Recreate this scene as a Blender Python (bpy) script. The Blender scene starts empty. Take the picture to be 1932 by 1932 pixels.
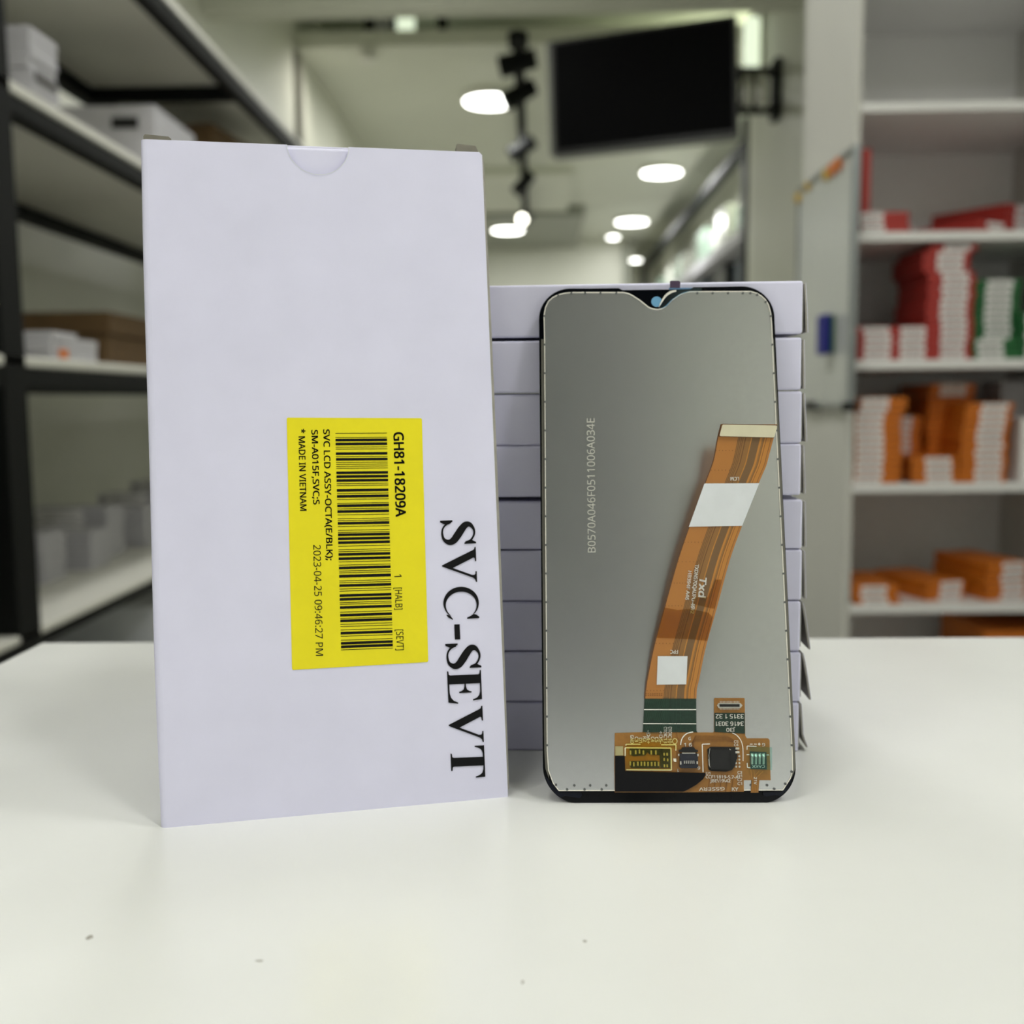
import bpy, bmesh, math, random
from mathutils import Vector, Matrix
random.seed(7)
SC = bpy.context.scene
COL = SC.collection
PI = math.pi
T = 0.90                                   # table-top height above the floor (m)

# ------------------------------------------------------------------ camera
F_PX, YAW, PITCH, ROLL, CAM_H = 2002.4, 0.02119, 0.10589, 0.01058, 0.10812
cy_, sy_, cp_, sp_ = math.cos(YAW), math.sin(YAW), math.cos(PITCH), math.sin(PITCH)
FWD = Vector((-sy_*cp_, cy_*cp_, -sp_))
R0 = Vector((cy_, sy_, 0)); D0 = FWD.cross(R0)
RIGHT = math.cos(ROLL)*R0 + math.sin(ROLL)*D0
DOWN = -math.sin(ROLL)*R0 + math.cos(ROLL)*D0
EYE = Vector((0, 0, T+CAM_H))
cd = bpy.data.cameras.new('camera')
cam = bpy.data.objects.new('camera', cd); COL.objects.link(cam)
m = Matrix((RIGHT, -DOWN, -FWD)).transposed().to_4x4(); m.translation = EYE
cam.matrix_world = m
cd.sensor_fit = 'HORIZONTAL'; cd.sensor_width = 36; cd.lens = 36*F_PX/1932
cd.clip_start = 0.01; cd.clip_end = 60
cd.dof.use_dof = True; cd.dof.focus_distance = 0.272; cd.dof.aperture_fstop = 12.0
cd.dof.aperture_blades = 0
SC.camera = cam

def ray(px, py):
    return (FWD + RIGHT*((px-966)/F_PX) + DOWN*((py-966)/F_PX))
def at(px, py, axis, val):
    """point of a real plane (x, y or z = val) seen at a photo position"""
    r = ray(px, py); return EYE + r*((val-EYE[axis])/r[axis])

# ------------------------------------------------------------------ materials
def lin(c):
    return tuple(((v/255)/12.92 if v/255 <= .04045 else ((v/255+.055)/1.055)**2.4) for v in c)+(1,)
def mat(name, rgb, rough=.5, metal=0., noise=.06, scale=40., emit=None, estr=0., spec=.5, bump=0., coat=0.):
    mt = bpy.data.materials.new(name); mt.use_nodes = True
    nt = mt.node_tree; b = nt.nodes['Principled BSDF']
    b.inputs['Roughness'].default_value = rough; b.inputs['Metallic'].default_value = metal
    b.inputs['Specular IOR Level'].default_value = spec
    b.inputs['Coat Weight'].default_value = coat
    c = lin(rgb); b.inputs['Base Color'].default_value = c
    if noise or bump:
        tc = nt.nodes.new('ShaderNodeTexCoord'); nz = nt.nodes.new('ShaderNodeTexNoise')
        nz.inputs['Scale'].default_value = scale; nz.inputs['Detail'].default_value = 4
        nt.links.new(tc.outputs['Object'], nz.inputs['Vector'])
        if noise:
            rp = nt.nodes.new('ShaderNodeValToRGB')
            rp.color_ramp.elements[0].position = .3; rp.color_ramp.elements[1].position = .7
            rp.color_ramp.elements[0].color = tuple(v*(1-noise) for v in c[:3])+(1,)
            rp.color_ramp.elements[1].color = tuple(min(1, v*(1+noise*.6)) for v in c[:3])+(1,)
            nt.links.new(nz.outputs['Fac'], rp.inputs['Fac'])
            nt.links.new(rp.outputs['Color'], b.inputs['Base Color'])
        if bump:
            bp = nt.nodes.new('ShaderNodeBump'); bp.inputs['Strength'].default_value = bump
            bp.inputs['Distance'].default_value = .0004
            nt.links.new(nz.outputs['Fac'], bp.inputs['Height']); nt.links.new(bp.outputs['Normal'], b.inputs['Normal'])
    if emit:
        b.inputs['Emission Color'].default_value = lin(emit); b.inputs['Emission Strength'].default_value = estr
    return mt
def film(name, rgb, gloss=.08, rough=.1):
    """thin tinted see-through foil"""
    mt = bpy.data.materials.new(name); mt.use_nodes = True; nt = mt.node_tree
    nt.nodes.remove(nt.nodes['Principled BSDF']); out = nt.nodes['Material Output']
    t = nt.nodes.new('ShaderNodeBsdfTransparent'); t.inputs[0].default_value = lin(rgb)
    g = nt.nodes.new('ShaderNodeBsdfGlossy'); g.inputs['Roughness'].default_value = rough
    nz = nt.nodes.new('ShaderNodeTexNoise'); nz.inputs['Scale'].default_value = 300
    mr = nt.nodes.new('ShaderNodeMapRange'); mr.inputs['To Min'].default_value = gloss*.7; mr.inputs['To Max'].default_value = gloss*1.3
    nt.links.new(nz.outputs['Fac'], mr.inputs['Value'])
    mx = nt.nodes.new('ShaderNodeMixShader'); nt.links.new(mr.outputs[0], mx.inputs[0])
    nt.links.new(t.outputs[0], mx.inputs[1]); nt.links.new(g.outputs[0], mx.inputs[2])
    nt.links.new(mx.outputs[0], out.inputs['Surface']); return mt

M = dict(
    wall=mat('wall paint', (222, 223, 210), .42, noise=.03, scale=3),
    wall_shaded=mat('wall paint with shade mixed in', (204, 205, 193), .45, noise=.03, scale=3),  # same wall paint, darkened to stand in for shade on the right wall
    side_lam=mat('white side laminate', (206, 205, 199), .3, noise=.02, scale=10),
    ceil=mat('ceiling paint', (222, 224, 210), .55, noise=.03, scale=2),
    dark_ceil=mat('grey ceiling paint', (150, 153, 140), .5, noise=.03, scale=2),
    floor=mat('pale floor tile', (188, 187, 178), .35, noise=.08, scale=4),
    table=mat('white laminate', (229, 230, 228), .24, noise=.015, scale=30, spec=.4),
    table_body=mat('white panel', (205, 205, 196), .5, noise=.02),
    card=mat('coated white card', (223, 222, 245), .36, noise=.03, scale=60, bump=.05, spec=.45),
    card_in=mat('grey inner board', (158, 155, 146), .8, noise=.12, scale=300),
    card_raw=mat('raw grey board', (126, 122, 110), .8, noise=.12, scale=300),
    ink=mat('black print', (20, 20, 22), .6, spec=.12, noise=.05, scale=500),
    yellow=mat('yellow paper label', (240, 226, 0), .5, noise=.03, scale=80),
    glass_black=mat('black glass', (8, 10, 14), .1, noise=.1, scale=60, spec=.12),
    glass_edge=mat('dark glass rim', (10, 11, 14), .2, noise=.1),
    plate=mat('satin reflector film', (200, 202, 203), .25, metal=.9, noise=.03, scale=900),
    rim=mat('painted highlight white', (240, 236, 226), .3, metal=.25, noise=.05),
    rail=mat('grey bezel rail', (120, 118, 110), .35, metal=.6, noise=.05),
    dot=mat('grey dimple', (92, 94, 94), .5, noise=.05),
    etched=mat('pale etched marking', (190, 190, 180), .6, metal=.3, noise=.05),
    pcb=mat('amber flex circuit', (150, 104, 46), .35, noise=.12, scale=700),
    pcb_dark=mat('brown flex track', (104, 62, 26), .4, noise=.1, scale=600),
    pcb_light=mat('copper flex track', (196, 136, 58), .35, noise=.1, scale=600),
    green=mat('dark green coverlay', (26, 52, 40), .4, noise=.25, scale=1500),
    silk=mat('white silkscreen', (238, 236, 228), .55, noise=.04),
    black_film=mat('matte black tape', (15, 15, 19), .7, spec=.2, noise=.08, scale=300),
    chip=mat('black chip epoxy', (18, 18, 20), .35, noise=.1, scale=400),
    steel=mat('solder metal', (215, 213, 205), .3, metal=.8, noise=.1, scale=900),
    gold=mat('gold contact pad', (196, 186, 140), .3, metal=.7, noise=.08, scale=500),
    conn=mat('dark blue connector plastic', (34, 37, 48), .4, noise=.08, scale=500),
    cream=mat('cream stiffener', (214, 208, 180), .5, noise=.05, scale=200),
    paper=mat('white paper sticker', (222, 226, 230), .5, noise=.04, scale=200),
    kapton=film('amber tape', (220, 200, 140), .02),
    yellow_film=film('yellow tape', (255, 249, 186), .05),
    teal_film=film('teal tape', (205, 240, 234), .06),
    blue_film=film('blue protective film', (188, 222, 240), .10),
    clear_film=film('clear protective film', (238, 238, 238), .12),
    light_blue=mat('pale blue film disc', (108, 160, 196), .25, noise=.05),
    purple=mat('purple pull tab', (62, 44, 70), .4, noise=.08),
    black_metal=mat('black powder coated steel', (11, 13, 12), .6, spec=.15, noise=.1, scale=60),
    board=mat('white shelf board', (214, 213, 204), .45, noise=.03, scale=10),
    carton=mat('brown corrugated carton', (104, 80, 50), .8, noise=.1, scale=30),
    grey_card=mat('pale grey carton', (188, 187, 192), .6, noise=.05, scale=30),
    crate=mat('grey plastic crate', (214, 217, 222), .5, noise=.05, scale=20),
    black_box=mat('matte black plastic', (14, 15, 15), .6, noise=.08, scale=20),
    red=mat('red carton', (176, 54, 48), .5, noise=.08, scale=30),
    orange=mat('orange carton', (206, 112, 22), .5, noise=.08, scale=30),
    dgreen=mat('green carton', (34, 104, 54), .5, noise=.08, scale=30),
    slabel=mat('white carton label', (246, 244, 243), .55, noise=.05, scale=60),
    smudge=mat('grey label print', (96, 94, 94), .6, noise=.2, scale=200),
    melamine=mat('white melamine', (240, 239, 238), .3, noise=.02, scale=10),
    wboard=mat('whiteboard enamel', (190, 193, 189), .18, noise=.02, scale=6),
    alu=mat('aluminium frame', (150, 154, 156), .35, metal=.8, noise=.05),
    blue=mat('blue felt block', (26, 32, 130), .6, noise=.1),
    yel_mag=mat('yellow magnet', (205, 168, 50), .4, noise=.05),
    ora_mag=mat('orange magnet', (214, 116, 36), .4, noise=.05),
    screen_off=mat('switched off television panel', (6, 6, 8), .5, spec=.05, noise=.1, scale=3),
    tv_frame=mat('television bezel', (16, 16, 18), .4, noise=.08),
    tv_edge=mat('grey television edge', (120, 122, 116), .4, noise=.05),
    chrome=mat('polished steel', (226, 226, 222), .15, metal=1, noise=.03),
    lamp=mat('lit lamp diffuser', (255, 255, 250), .5, noise=0, emit=(255, 255, 248), estr=9),
    tube=mat('lit tube diffuser', (255, 255, 250), .5, noise=0, emit=(240, 255, 225), estr=.8),
    pane_glow=mat('added glowing pane', (200, 204, 206), .5, noise=0, emit=(252, 252, 244), estr=.85),
    spot_glow=mat('lit spotlight lens', (255, 255, 250), .5, noise=0, emit=(255, 252, 235), estr=8),
    white_plastic=mat('white lamp housing', (225, 225, 216), .4, noise=.03),
    vent=mat('olive vent grille', (128, 126, 98), .6, noise=.1, scale=60),
    pack_pale=mat('pale product pack', (205, 208, 198), .25, noise=.2, scale=25),
    pack_mint=mat('mint product pack', (160, 182, 166), .25, noise=.2, scale=25),
    pack_dark=mat('dark product pack', (42, 46, 48), .35, noise=.3, scale=25),
    pack_blue=mat('slate blue product pack', (84, 100, 118), .35, noise=.3, scale=25),
)

# ------------------------------------------------------------------ building helpers
def new(): return bmesh.new()
def bx(bm, x0, x1, y0, y1, z0, z1, bev=0., seg=2):
    vs = [bm.verts.new(p) for p in ((x0,y0,z0),(x1,y0,z0),(x1,y1,z0),(x0,y1,z0),(x0,y0,z1),(x1,y0,z1),(x1,y1,z1),(x0,y1,z1))]
    fs = [bm.faces.new([vs[i] for i in q]) for q in ((0,3,2,1),(4,5,6,7),(0,1,5,4),(1,2,6,5),(2,3,7,6),(3,0,4,7))]
    if bev:
        es = {e for f in fs for e in f.edges}
        bmesh.ops.bevel(bm, geom=list(es), offset=bev, segments=seg, affect='EDGES', profile=.5)
    return vs
def cyl(bm, p0, p1, r, r1=None, seg=24):
    p0, p1 = Vector(p0), Vector(p1); r1 = r if r1 is None else r1
    d = (p1-p0).normalized(); a = d.orthogonal().normalized(); b = d.cross(a)
    A = [bm.verts.new(p0+(a*math.cos(2*PI*i/seg)+b*math.sin(2*PI*i/seg))*r) for i in range(seg)]
    B = [bm.verts.new(p1+(a*math.cos(2*PI*i/seg)+b*math.sin(2*PI*i/seg))*r1) for i in range(seg)]
    for i in range(seg):
        j = (i+1) % seg; bm.faces.new((A[i], A[j], B[j], B[i]))
    bm.faces.new(A[::-1]); bm.faces.new(B)
def prism(bm, pts, vec, bev=0.):
    """closed outline pts extruded along vec"""
    vec = Vector(vec); A = [bm.verts.new(p) for p in pts]; B = [bm.verts.new(Vector(p)+vec) for p in pts]
    n = len(A); fs = [bm.faces.new(A), bm.faces.new(B[::-1])]
    for i in range(n):
        fs.append(bm.faces.new((A[i], B[i], B[(i+1) % n], A[(i+1) % n])))
    if bev:
        bmesh.ops.bevel(bm, geom=list(fs[0].edges), offset=bev, segments=2, affect='EDGES')
def obj(name, bm, mt, parent=None, smooth=False):
    bmesh.ops.recalc_face_normals(bm, faces=bm.faces)
    big = [f for f in bm.faces if len(f.verts) > 4]
    if big: bmesh.ops.triangulate(bm, faces=big)
    me = bpy.data.meshes.new(name); bm.to_mesh(me); bm.free()
    if mt: me.materials.append(mt)
    if smooth:
        for p in me.polygons: p.use_smooth = True
    o = bpy.data.objects.new(name, me); COL.objects.link(o)
    if parent: o.parent = parent
    return o
def tag(o, label=None, cat=None, group=None, kind=None):
    if label: o['label'] = label
    if cat: o['category'] = cat
    if group: o['group'] = group
    if kind: o['kind'] = kind
    return o
def thing(name, label, cat, loc=(0,0,0), rz=0., group=None, mw=None):
    o = bpy.data.objects.new(name, None); COL.objects.link(o); o.empty_display_size = .02
    if mw is not None: o.matrix_world = mw
    else:
        o.location = loc; o.rotation_euler = (0, 0, rz)
    return tag(o, label, cat, group)
def struct(name, bm, mt, label=None):
    o = obj(name, bm, mt); tag(o, label, None, None, 'structure'); return o
def dup(root, loc, rz, label, group=None):
    r = root.copy(); COL.objects.link(r); r.location = loc; r.rotation_euler = (0, 0, rz); r['label'] = label
    if group: r['group'] = group
    for ch in list(root.children):
        c = ch.copy(); COL.objects.link(c); c.parent = r
        for g in list(ch.children):
            d = g.copy(); COL.objects.link(d); d.parent = c
    return r
ORD = 'lowest second third fourth fifth sixth seventh eighth ninth tenth eleventh twelfth thirteenth fourteenth fifteenth sixteenth seventeenth eighteenth'.split()
def nth(i, n):
    if n == 1: return 'single'
    return 'topmost' if i == n-1 else ('lowest' if i == 0 else ORD[i]+' from bottom')

# lettering ---------------------------------------------------------
_tc = {}
def blender_font(name):
    import os
    try: return bpy.data.fonts.load(os.path.join(bpy.utils.system_resource('DATAFILES'), 'fonts', name))
    except Exception: return None
SANS = blender_font('NotoSansHebrew-Regular.woff2'); MONO = SANS
def text2d(s, offset=0., font=None):
    key = (s, offset, font)
    if key in _tc: return _tc[key]
    c = bpy.data.curves.new('lettering', 'FONT'); c.body = s; c.resolution_u = 3
    if font: c.font = font
    o = bpy.data.objects.new('lettering', c); COL.objects.link(o)
    dg = bpy.context.evaluated_depsgraph_get(); dg.update()
    me = bpy.data.meshes.new_from_object(o.evaluated_get(dg))
    V = [(v.co.x, v.co.y) for v in me.vertices]; P = [tuple(p.vertices) for p in me.polygons]
    bpy.data.objects.remove(o); bpy.data.curves.remove(c); bpy.data.meshes.remove(me)
    _tc[key] = (V, P); return V, P
CAPS = {f: max(y for x, y in text2d('H', 0, f)[0]) for f in (SANS, MONO)}
def letters(bm, s, p0, p1, cap, pos, bold=0., shear=0., font=SANS):
    """s from p0 to p1 (photo units, baseline), capital height cap; pos maps to the surface"""
    CAP = CAPS[font]; V, P = text2d(s, 0, font); x0 = min(x for x, y in V); x1 = max(x for x, y in V)
    dx, dy = p1[0]-p0[0], p1[1]-p0[1]; L = math.hypot(dx, dy); ux, uy = dx/L, dy/L; nx, ny = uy, -ux
    b = bold*cap*1.7
    for sx_, sy_ in (((-b, -b*.6), (b, -b*.6), (-b, b*.6), (b, b*.6)) if bold > 0 else ((0, 0),)):
        vs = []
        for x, y in V:
            h = y/CAP*cap + sy_; t = (x-x0)/(x1-x0)*L + shear*h + sx_
            vs.append(bm.verts.new(pos(p0[0]+ux*t+nx*h, p0[1]+uy*t+ny*h)))
        for p in P:
            try: bm.faces.new([vs[i] for i in p])
            except ValueError: pass
def patch(bm, pts, pos, th=None):
    """flat marking: outline in photo units laid on a surface"""
    bm.faces.new([bm.verts.new(pos(*p)) for p in pts])
def seg(bm, a, b, w, pos):
    dx, dy = b[0]-a[0], b[1]-a[1]; L = math.hypot(dx, dy); nx, ny = -dy/L*w/2, dx/L*w/2
    patch(bm, [(a[0]+nx, a[1]+ny), (b[0]+nx, b[1]+ny), (b[0]-nx, b[1]-ny), (a[0]-nx, a[1]-ny)], pos)
def path(bm, pts, w, pos):
    for a, b in zip(pts, pts[1:]): seg(bm, a, b, w, pos)
def spline(pts, n=8):
    """Catmull-Rom through pts (tuples of any length)"""
    out = []; P = [pts[0]]+list(pts)+[pts[-1]]
    for i in range(1, len(P)-2):
        for k in range(n):
            t = k/n; a, b, c, d = P[i-1], P[i], P[i+1], P[i+2]
            out.append(tuple(.5*((2*b[j])+(-a[j]+c[j])*t+(2*a[j]-5*b[j]+4*c[j]-d[j])*t*t+(-a[j]+3*b[j]-3*c[j]+d[j])*t**3) for j in range(len(b))))
    out.append(tuple(pts[-1])); return out

# leaning frames (local x along the base, y into depth, z up the face)
def frame(x0, y0, yaw, lean):
    u = Vector((math.cos(yaw), math.sin(yaw), 0)); n = Vector((-math.sin(yaw), math.cos(yaw), 0))
    v = math.cos(lean)*Vector((0,0,1)) + math.sin(lean)*n
    d = u.cross(v)*-1
    mw = Matrix((u, d, v)).transposed().to_4x4(); mw.translation = (x0, y0, T); return mw
def placer(mw):
    inv = mw.inverted(); o = inv @ EYE
    def pos(px, py, off=0.):
        r = inv.to_3x3() @ ray(px, py); t = (-off-o.y)/r.y
        return o + r*t
    return pos

# ================================================================== SETTING
XL, XR = -1.27, 1.05
def zc(v): return T+CAM_H+v
bm = new(); bx(bm, -1.5, 2.2, -1.7, 16.2, -.05, 0); struct('floor', bm, M['floor'])
bm = new(); bx(bm, XL-.1, XL, -1.7, 13.1, 0, zc(2.3)); struct('wall_left', bm, M['wall'])
bm = new(); bx(bm, XR, XR+.1, -1.7, 5.2, 0, zc(2.3)); struct('wall_right', bm, M['wall_shaded'])
bm = new(); bx(bm, XR, 1.85, 5.2, 5.3, 0, zc(2.3)); bx(bm, 1.85, 1.95, 5.2, 16.1, 0, zc(2.3)); struct('wall_shop', bm, M['wall'])
bm = new(); bx(bm, XL-.1, XR+.1, -1.7, -1.6, 0, zc(1.62)); struct('wall_back', bm, M['wall'])
bm = new(); bx(bm, XL, 1.15, 13.0, 13.1, 0, zc(2.3)); bx(bm, 1.05, 1.15, 13.1, 16.1, 0, zc(2.3)); bx(bm, 1.05, 1.95, 16.1, 16.2, 0, zc(2.3)); struct('wall_far', bm, M['wall'])
bm = new(); bx(bm, XL, XR, -1.7, 4.26, zc(1.62), zc(1.72)); struct('ceiling', bm, M['ceil'])
bm = new(); bx(bm, XL, 1.95, 4.24, 16.2, zc(2.25), zc(2.35)); struct('ceiling_shop', bm, M['ceil'])
bm = new(); bx(bm, XL, XR, 4.26, 4.36, zc(1.5), zc(2.25)); struct('trim_1', bm, M['ceil'], 'pale beam across the opening between store room and shop')
bm = new(); bx(bm, XL, 1.34, 5.94, 16.1, zc(1.9), zc(1.98)); struct('ceiling_panel', bm, M['ceil'])
bm = new(); bx(bm, XL, .35, 9.0, 10.75, zc(1.84), zc(1.9)); struct('trim_2', bm, M['ceil'])
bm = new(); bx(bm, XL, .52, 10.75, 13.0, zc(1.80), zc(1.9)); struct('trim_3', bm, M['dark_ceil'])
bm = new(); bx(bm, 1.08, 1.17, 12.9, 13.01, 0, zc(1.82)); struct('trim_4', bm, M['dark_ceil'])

# ceiling lamps
def lamp_at(name, label, x, y, z, r, power, group=None, col=(1, 1, .985), low=.045):
    t = thing(name, label, 'lamp', (x, y, z), 0, group)
    bm = new(); cyl(bm, (0,0,0), (0,0,-low), r, r, 48); obj('housing', bm, M['white_plastic'], t)
    bm = new(); cyl(bm, (0,0,-low), (0,0,-low-.008), r*.93, r*.9, 48); obj('diffuser', bm, M['lamp'], t)
    ld = bpy.data.lights.new('lamp_glow', 'AREA'); ld.shape = 'DISK'; ld.size = r*1.8; ld.energy = power; ld.color = col
    lo = bpy.data.objects.new('lamp_glow', ld); COL.objects.link(lo); lo.location = (x, y, z-low-.012)
    return t
for px, py, zz, r, e, lab in ((925,190,1.9,.175,19,'round lit ceiling lamp beside the black track, behind its second spotlight'),
        (1248,325,1.9,.175,26,'round lit ceiling lamp just below the television'),
        (1192,418,1.9,.175,24,'round lit ceiling lamp farther down the shop, near the display rack'),
        (958,434,1.8,.17,12,'round lit lamp under the grey far ceiling, beside the white carton edge')):
    p = at(px, py, 2, zc(zz)-.04); lamp_at('ceiling_lamp', lab, p.x, p.y, zc(zz), r, e)
lamp_at('ceiling_lamp', 'small round lamp at the far end of the shop, left of the display rack', .94, 12.6, zc(1.9), .07, .5)
lamp_at('ceiling_lamp', 'small round lamp added to brighten the corridor behind the far wall', 1.40, 14.7, zc(1.9), .08, 5)  # lamp added only to brighten the dark corridor
for x, y, r_, e_, lab in ((.95, -.62, .2, 9.2, 'over the right front of the table'), (-1.05, -.62, .17, 4.4, 'added as fill at the left rear corner'), (-.3, -.1, .17, 2.0, 'right over the table'),
        (.8, .25, .17, 3.4, 'added to light the bookcase, right of the table'), (-.05, .95, .17, 1.6, 'added as fill between table and bookcase'), (-.36, 2.1, .17, 10, 'added in the aisle to brighten the rack'), (-.4, 3.6, .17, .4, 'added as fill nearest the shop opening')):  # most store-room lamps here are unseen fills added to brighten rack and bookcase
    lamp_at('ceiling_lamp', 'round ceiling lamp of the store room, '+lab, x, y, zc(1.62), r_, e_)
t = thing('added_cabinet', 'added dark cabinet behind the camera, darkening the screen reflection', 'cabinet', (-.12, -1.6, zc(.34)))  # cabinet added out of view to darken the reflection in the screen plate
bm = new(); bx(bm, -.40, .40, .001, .30, 0, 1.2, .004); obj('carcass', bm, M['tv_frame'], t)
for sx_ in (-1, 1):
    bm = new(); bx(bm, min(.005*sx_, .395*sx_), max(.005*sx_, .395*sx_), .3, .318, .005, 1.195, .003); d_ = obj('door', bm, M['black_box'], t)
    bm = new(); bx(bm, .03*sx_-.008, .03*sx_+.008, .318, .34, .08, .2, .003); obj('handle', bm, M['alu'], d_)

bm = new(); bx(bm, -.62, 1.0, -1.6, -1.575, zc(-.52), zc(-.47)); bx(bm, -.62, 1.0, -1.6, -1.575, zc(.27), zc(.31)); bx(bm, -.62, -.57, -1.6, -1.575, zc(-.47), zc(.27)); bx(bm, .95, 1.0, -1.6, -1.575, zc(-.47), zc(.27)); bx(bm, .17, .21, -1.6, -1.575, zc(-.47), zc(.27)); struct('added_window_1', bm, M['alu'])  # glowing window added behind the camera to brighten the lower plate reflection
bm = new(); bx(bm, -.57, .95, -1.599, -1.59, zc(-.47), zc(.27)); struct('added_window_2', bm, M['pane_glow'])
# ceiling track with spotlights
zt = zc(1.79); pa = at(968, 92, 2, zt-.05); pb = at(1000, 425, 2, zt-.05)
tr = thing('ceiling_track', 'black ceiling lighting track running down the shop', 'track light', (pa.x, pa.y, zt))
d = Vector((pb.x-pa.x, pb.y-pa.y, 0))
xt = .5*(pa.x+pb.x)
bm = new(); bx(bm, -.028, .028, 0, d.length, -.05, 0); obj('rail', bm, M['black_metal'], tr)
for yy in (.3, 2.6, 5.0):
    bm = new(); cyl(bm, (0, yy, 0), (0, yy, .0495 if yy > 3.5 else .11), .006, .006, 10); obj('hanger_rod', bm, M['black_metal'], tr)
tr.location.x = at(985, 250, 2, zt-.03).x
bm = new(); bx(bm, -.05, .05, -.12, .02, -.05, 0, .01); obj('feed_box', bm, M['black_metal'], tr)
def spot(px, py, aim, label, glow=False):
    p = at(px, py, 2, zt-.16)
    t = thing('track_spotlight', label, 'spotlight', (tr.location.x, p.y, zt-.035))
    bm = new(); bx(bm, -.02, .02, -.05, .05, -.03, 0, .004); obj('adapter', bm, M['black_metal'], t)
    bm = new(); cyl(bm, (0,0,-.03), (0,0,-.12), .014); obj('stem', bm, M['black_metal'], t)
    a = Vector(aim).normalized(); c = Vector((0,0,-.14))
    bm = new(); cyl(bm, c-a*.09, c+a*.09, .045, .052, 28); h = obj('lamp_head', bm, M['black_metal'], t)
    bm = new(); cyl(bm, c+a*.085, c+a*.093, .042, .042, 28); obj('lens', bm, M['spot_glow'] if glow else M['glass_black'], h)
    return t
spot(970, 112, (-.8, .1, -.15), 'black track spotlight nearest the camera, turned sideways')
spot(985, 172, (-.9, -.1, -.5), 'black track spotlight overlapping the bright round lamp')
spot(982, 275, (-.8, -.1, -.5), 'black track spotlight below the television corner, turned left')
spot(990, 342, (-.6, -.2, -.75), 'black track spotlight hanging lowest over the pale ceiling')
spot(984, 408, (-.3, -.95, -.3), 'lit track spotlight glowing above the far round lamp', True)

# wall washer lamp on the left wall, with a cable duct
t = thing('wall_spotlight', 'white downlight on the ceiling edge over the left wall', 'spotlight', (-.88, 5.98, zc(1.9)))
bm = new(); cyl(bm, (0,0,0), (0,0,-.06), .05, .05, 24); obj('housing', bm, M['white_plastic'], t)
ld = bpy.data.lights.new('wall_glow', 'SPOT'); ld.energy = 15; ld.spot_size = 2.2; ld.spot_blend = 1.0; ld.shadow_soft_size = .04; ld.color = (1, .96, .88)
lo = bpy.data.objects.new('wall_glow', ld); COL.objects.link(lo); lo.location = (-.88, 5.98, zc(1.9)-.07); lo.rotation_euler = (0, math.radians(42), 0)
p1 = at(563, 100, 0, XL+.02); p2 = at(563, 262, 0, XL+.02)
bm = new(); bx(bm, XL, XL+.03, p1.y-.04, p1.y+.04, p2.z-1.2, p1.z, .004); tag(obj('cord_cover', bm, M['rail']), 'dark vertical cable duct on the left wall above the rack', 'cable duct')
q = [at(*c, 2, zc(2.25)) for c in ((520,26),(603,26),(622,76),(549,76))]
bm = new(); bx(bm, min(v.x for v in q), max(v.x for v in q)-.1, min(v.y for v in q), max(v.y for v in q), zc(2.25)-.02, zc(2.25))
tag(obj('ceiling_vent', bm, M['vent']), 'olive square vent in the upper ceiling above the left rack', 'vent')
zz = zc(2.25)
for (pxa, pxb, mt, lab, hh) in ((690,700,'black_metal','thin dark bracket hanging left of the pale duct',.22),(708,738,'grey_card','pale grey duct hanging in the ceiling gap',.20),
        (741,747,'black_metal','thin dark bracket between pale duct and lit luminaire',.2),(750,778,'tube','lit white luminaire in the ceiling gap left of centre',.12),(826,842,'black_metal','dark bracket in the ceiling gap right of the lit luminaire',.2)):
    a = at(pxa, 50, 1, 6.3); b = at(pxb, 50, 1, 6.3)
    bm = new(); bx(bm, a.x, b.x, 6.25, 6.45, zc(1.985), zz, .004)
    tag(obj({'black_metal':'ceiling_bracket','grey_card':'ceiling_duct','tube':'ceiling_luminaire'}[mt], bm, M[mt]), lab, {'black_metal':'bracket','grey_card':'duct','tube':'lamp'}[mt])
t = thing('fill_strip_lamp', 'mostly unseen strip lamp, a fill to brighten the upper ceiling', 'lamp', (1.46, 6.4, zc(2.25)))  # mostly hidden strip lamp kept as fill to brighten the upper ceiling
bm = new(); bx(bm, -.05, .05, 0, 1.6, -.04, 0, .006); obj('housing', bm, M['white_plastic'], t)
bm = new(); bx(bm, -.04, .04, .02, 1.58, -.075, -.04, .012); obj('diffuser', bm, M['tube'], t)
ld = bpy.data.lights.new('strip_glow', 'AREA'); ld.shape = 'RECTANGLE'; ld.size = .08; ld.size_y = 1.5; ld.energy = 22; ld.color = (.95, 1, .82)
lo = bpy.data.objects.new('strip_glow', ld); COL.objects.link(lo); lo.location = (1.46, 7.2, zc(2.25)-.085)

# television on its swivel mount
c4 = [at(1033,78,1,4.2), at(1388,27,1,4.0), at(1393,253,1,4.0), at(1050,293,1,4.2)]
c0 = sum(c4, Vector())/4
u = ((c4[1]-c4[0])+(c4[2]-c4[3])).normalized(); v = ((c4[0]-c4[3])+(c4[1]-c4[2])); v = (v-u*v.dot(u)).normalized(); dd = v.cross(u)
dd = dd if dd.y > 0 else -dd
W2 = ((c4[1]-c4[0]).length+(c4[2]-c4[3]).length)/4; H2 = ((c4[0]-c4[3]).length+(c4[1]-c4[2]).length)/4
mw = Matrix((u, dd, v)).transposed().to_4x4(); mw.translation = c0
tv = thing('wall_mounted_television', 'large black switched-off television on a wall arm at top right', 'television', mw=mw)
bm = new(); bx(bm, -W2, W2, 0, .045, -H2, H2, .004); bx(bm, -W2*.6, W2*.6, .045, .075, -H2*.7, H2*.6, .01); obj('back_case', bm, M['tv_frame'], tv)
bm = new(); bx(bm, -W2+.012, W2-.012, -.002, .003, -H2+.018, H2-.012, .001); obj('screen', bm, M['screen_off'], tv)
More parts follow.
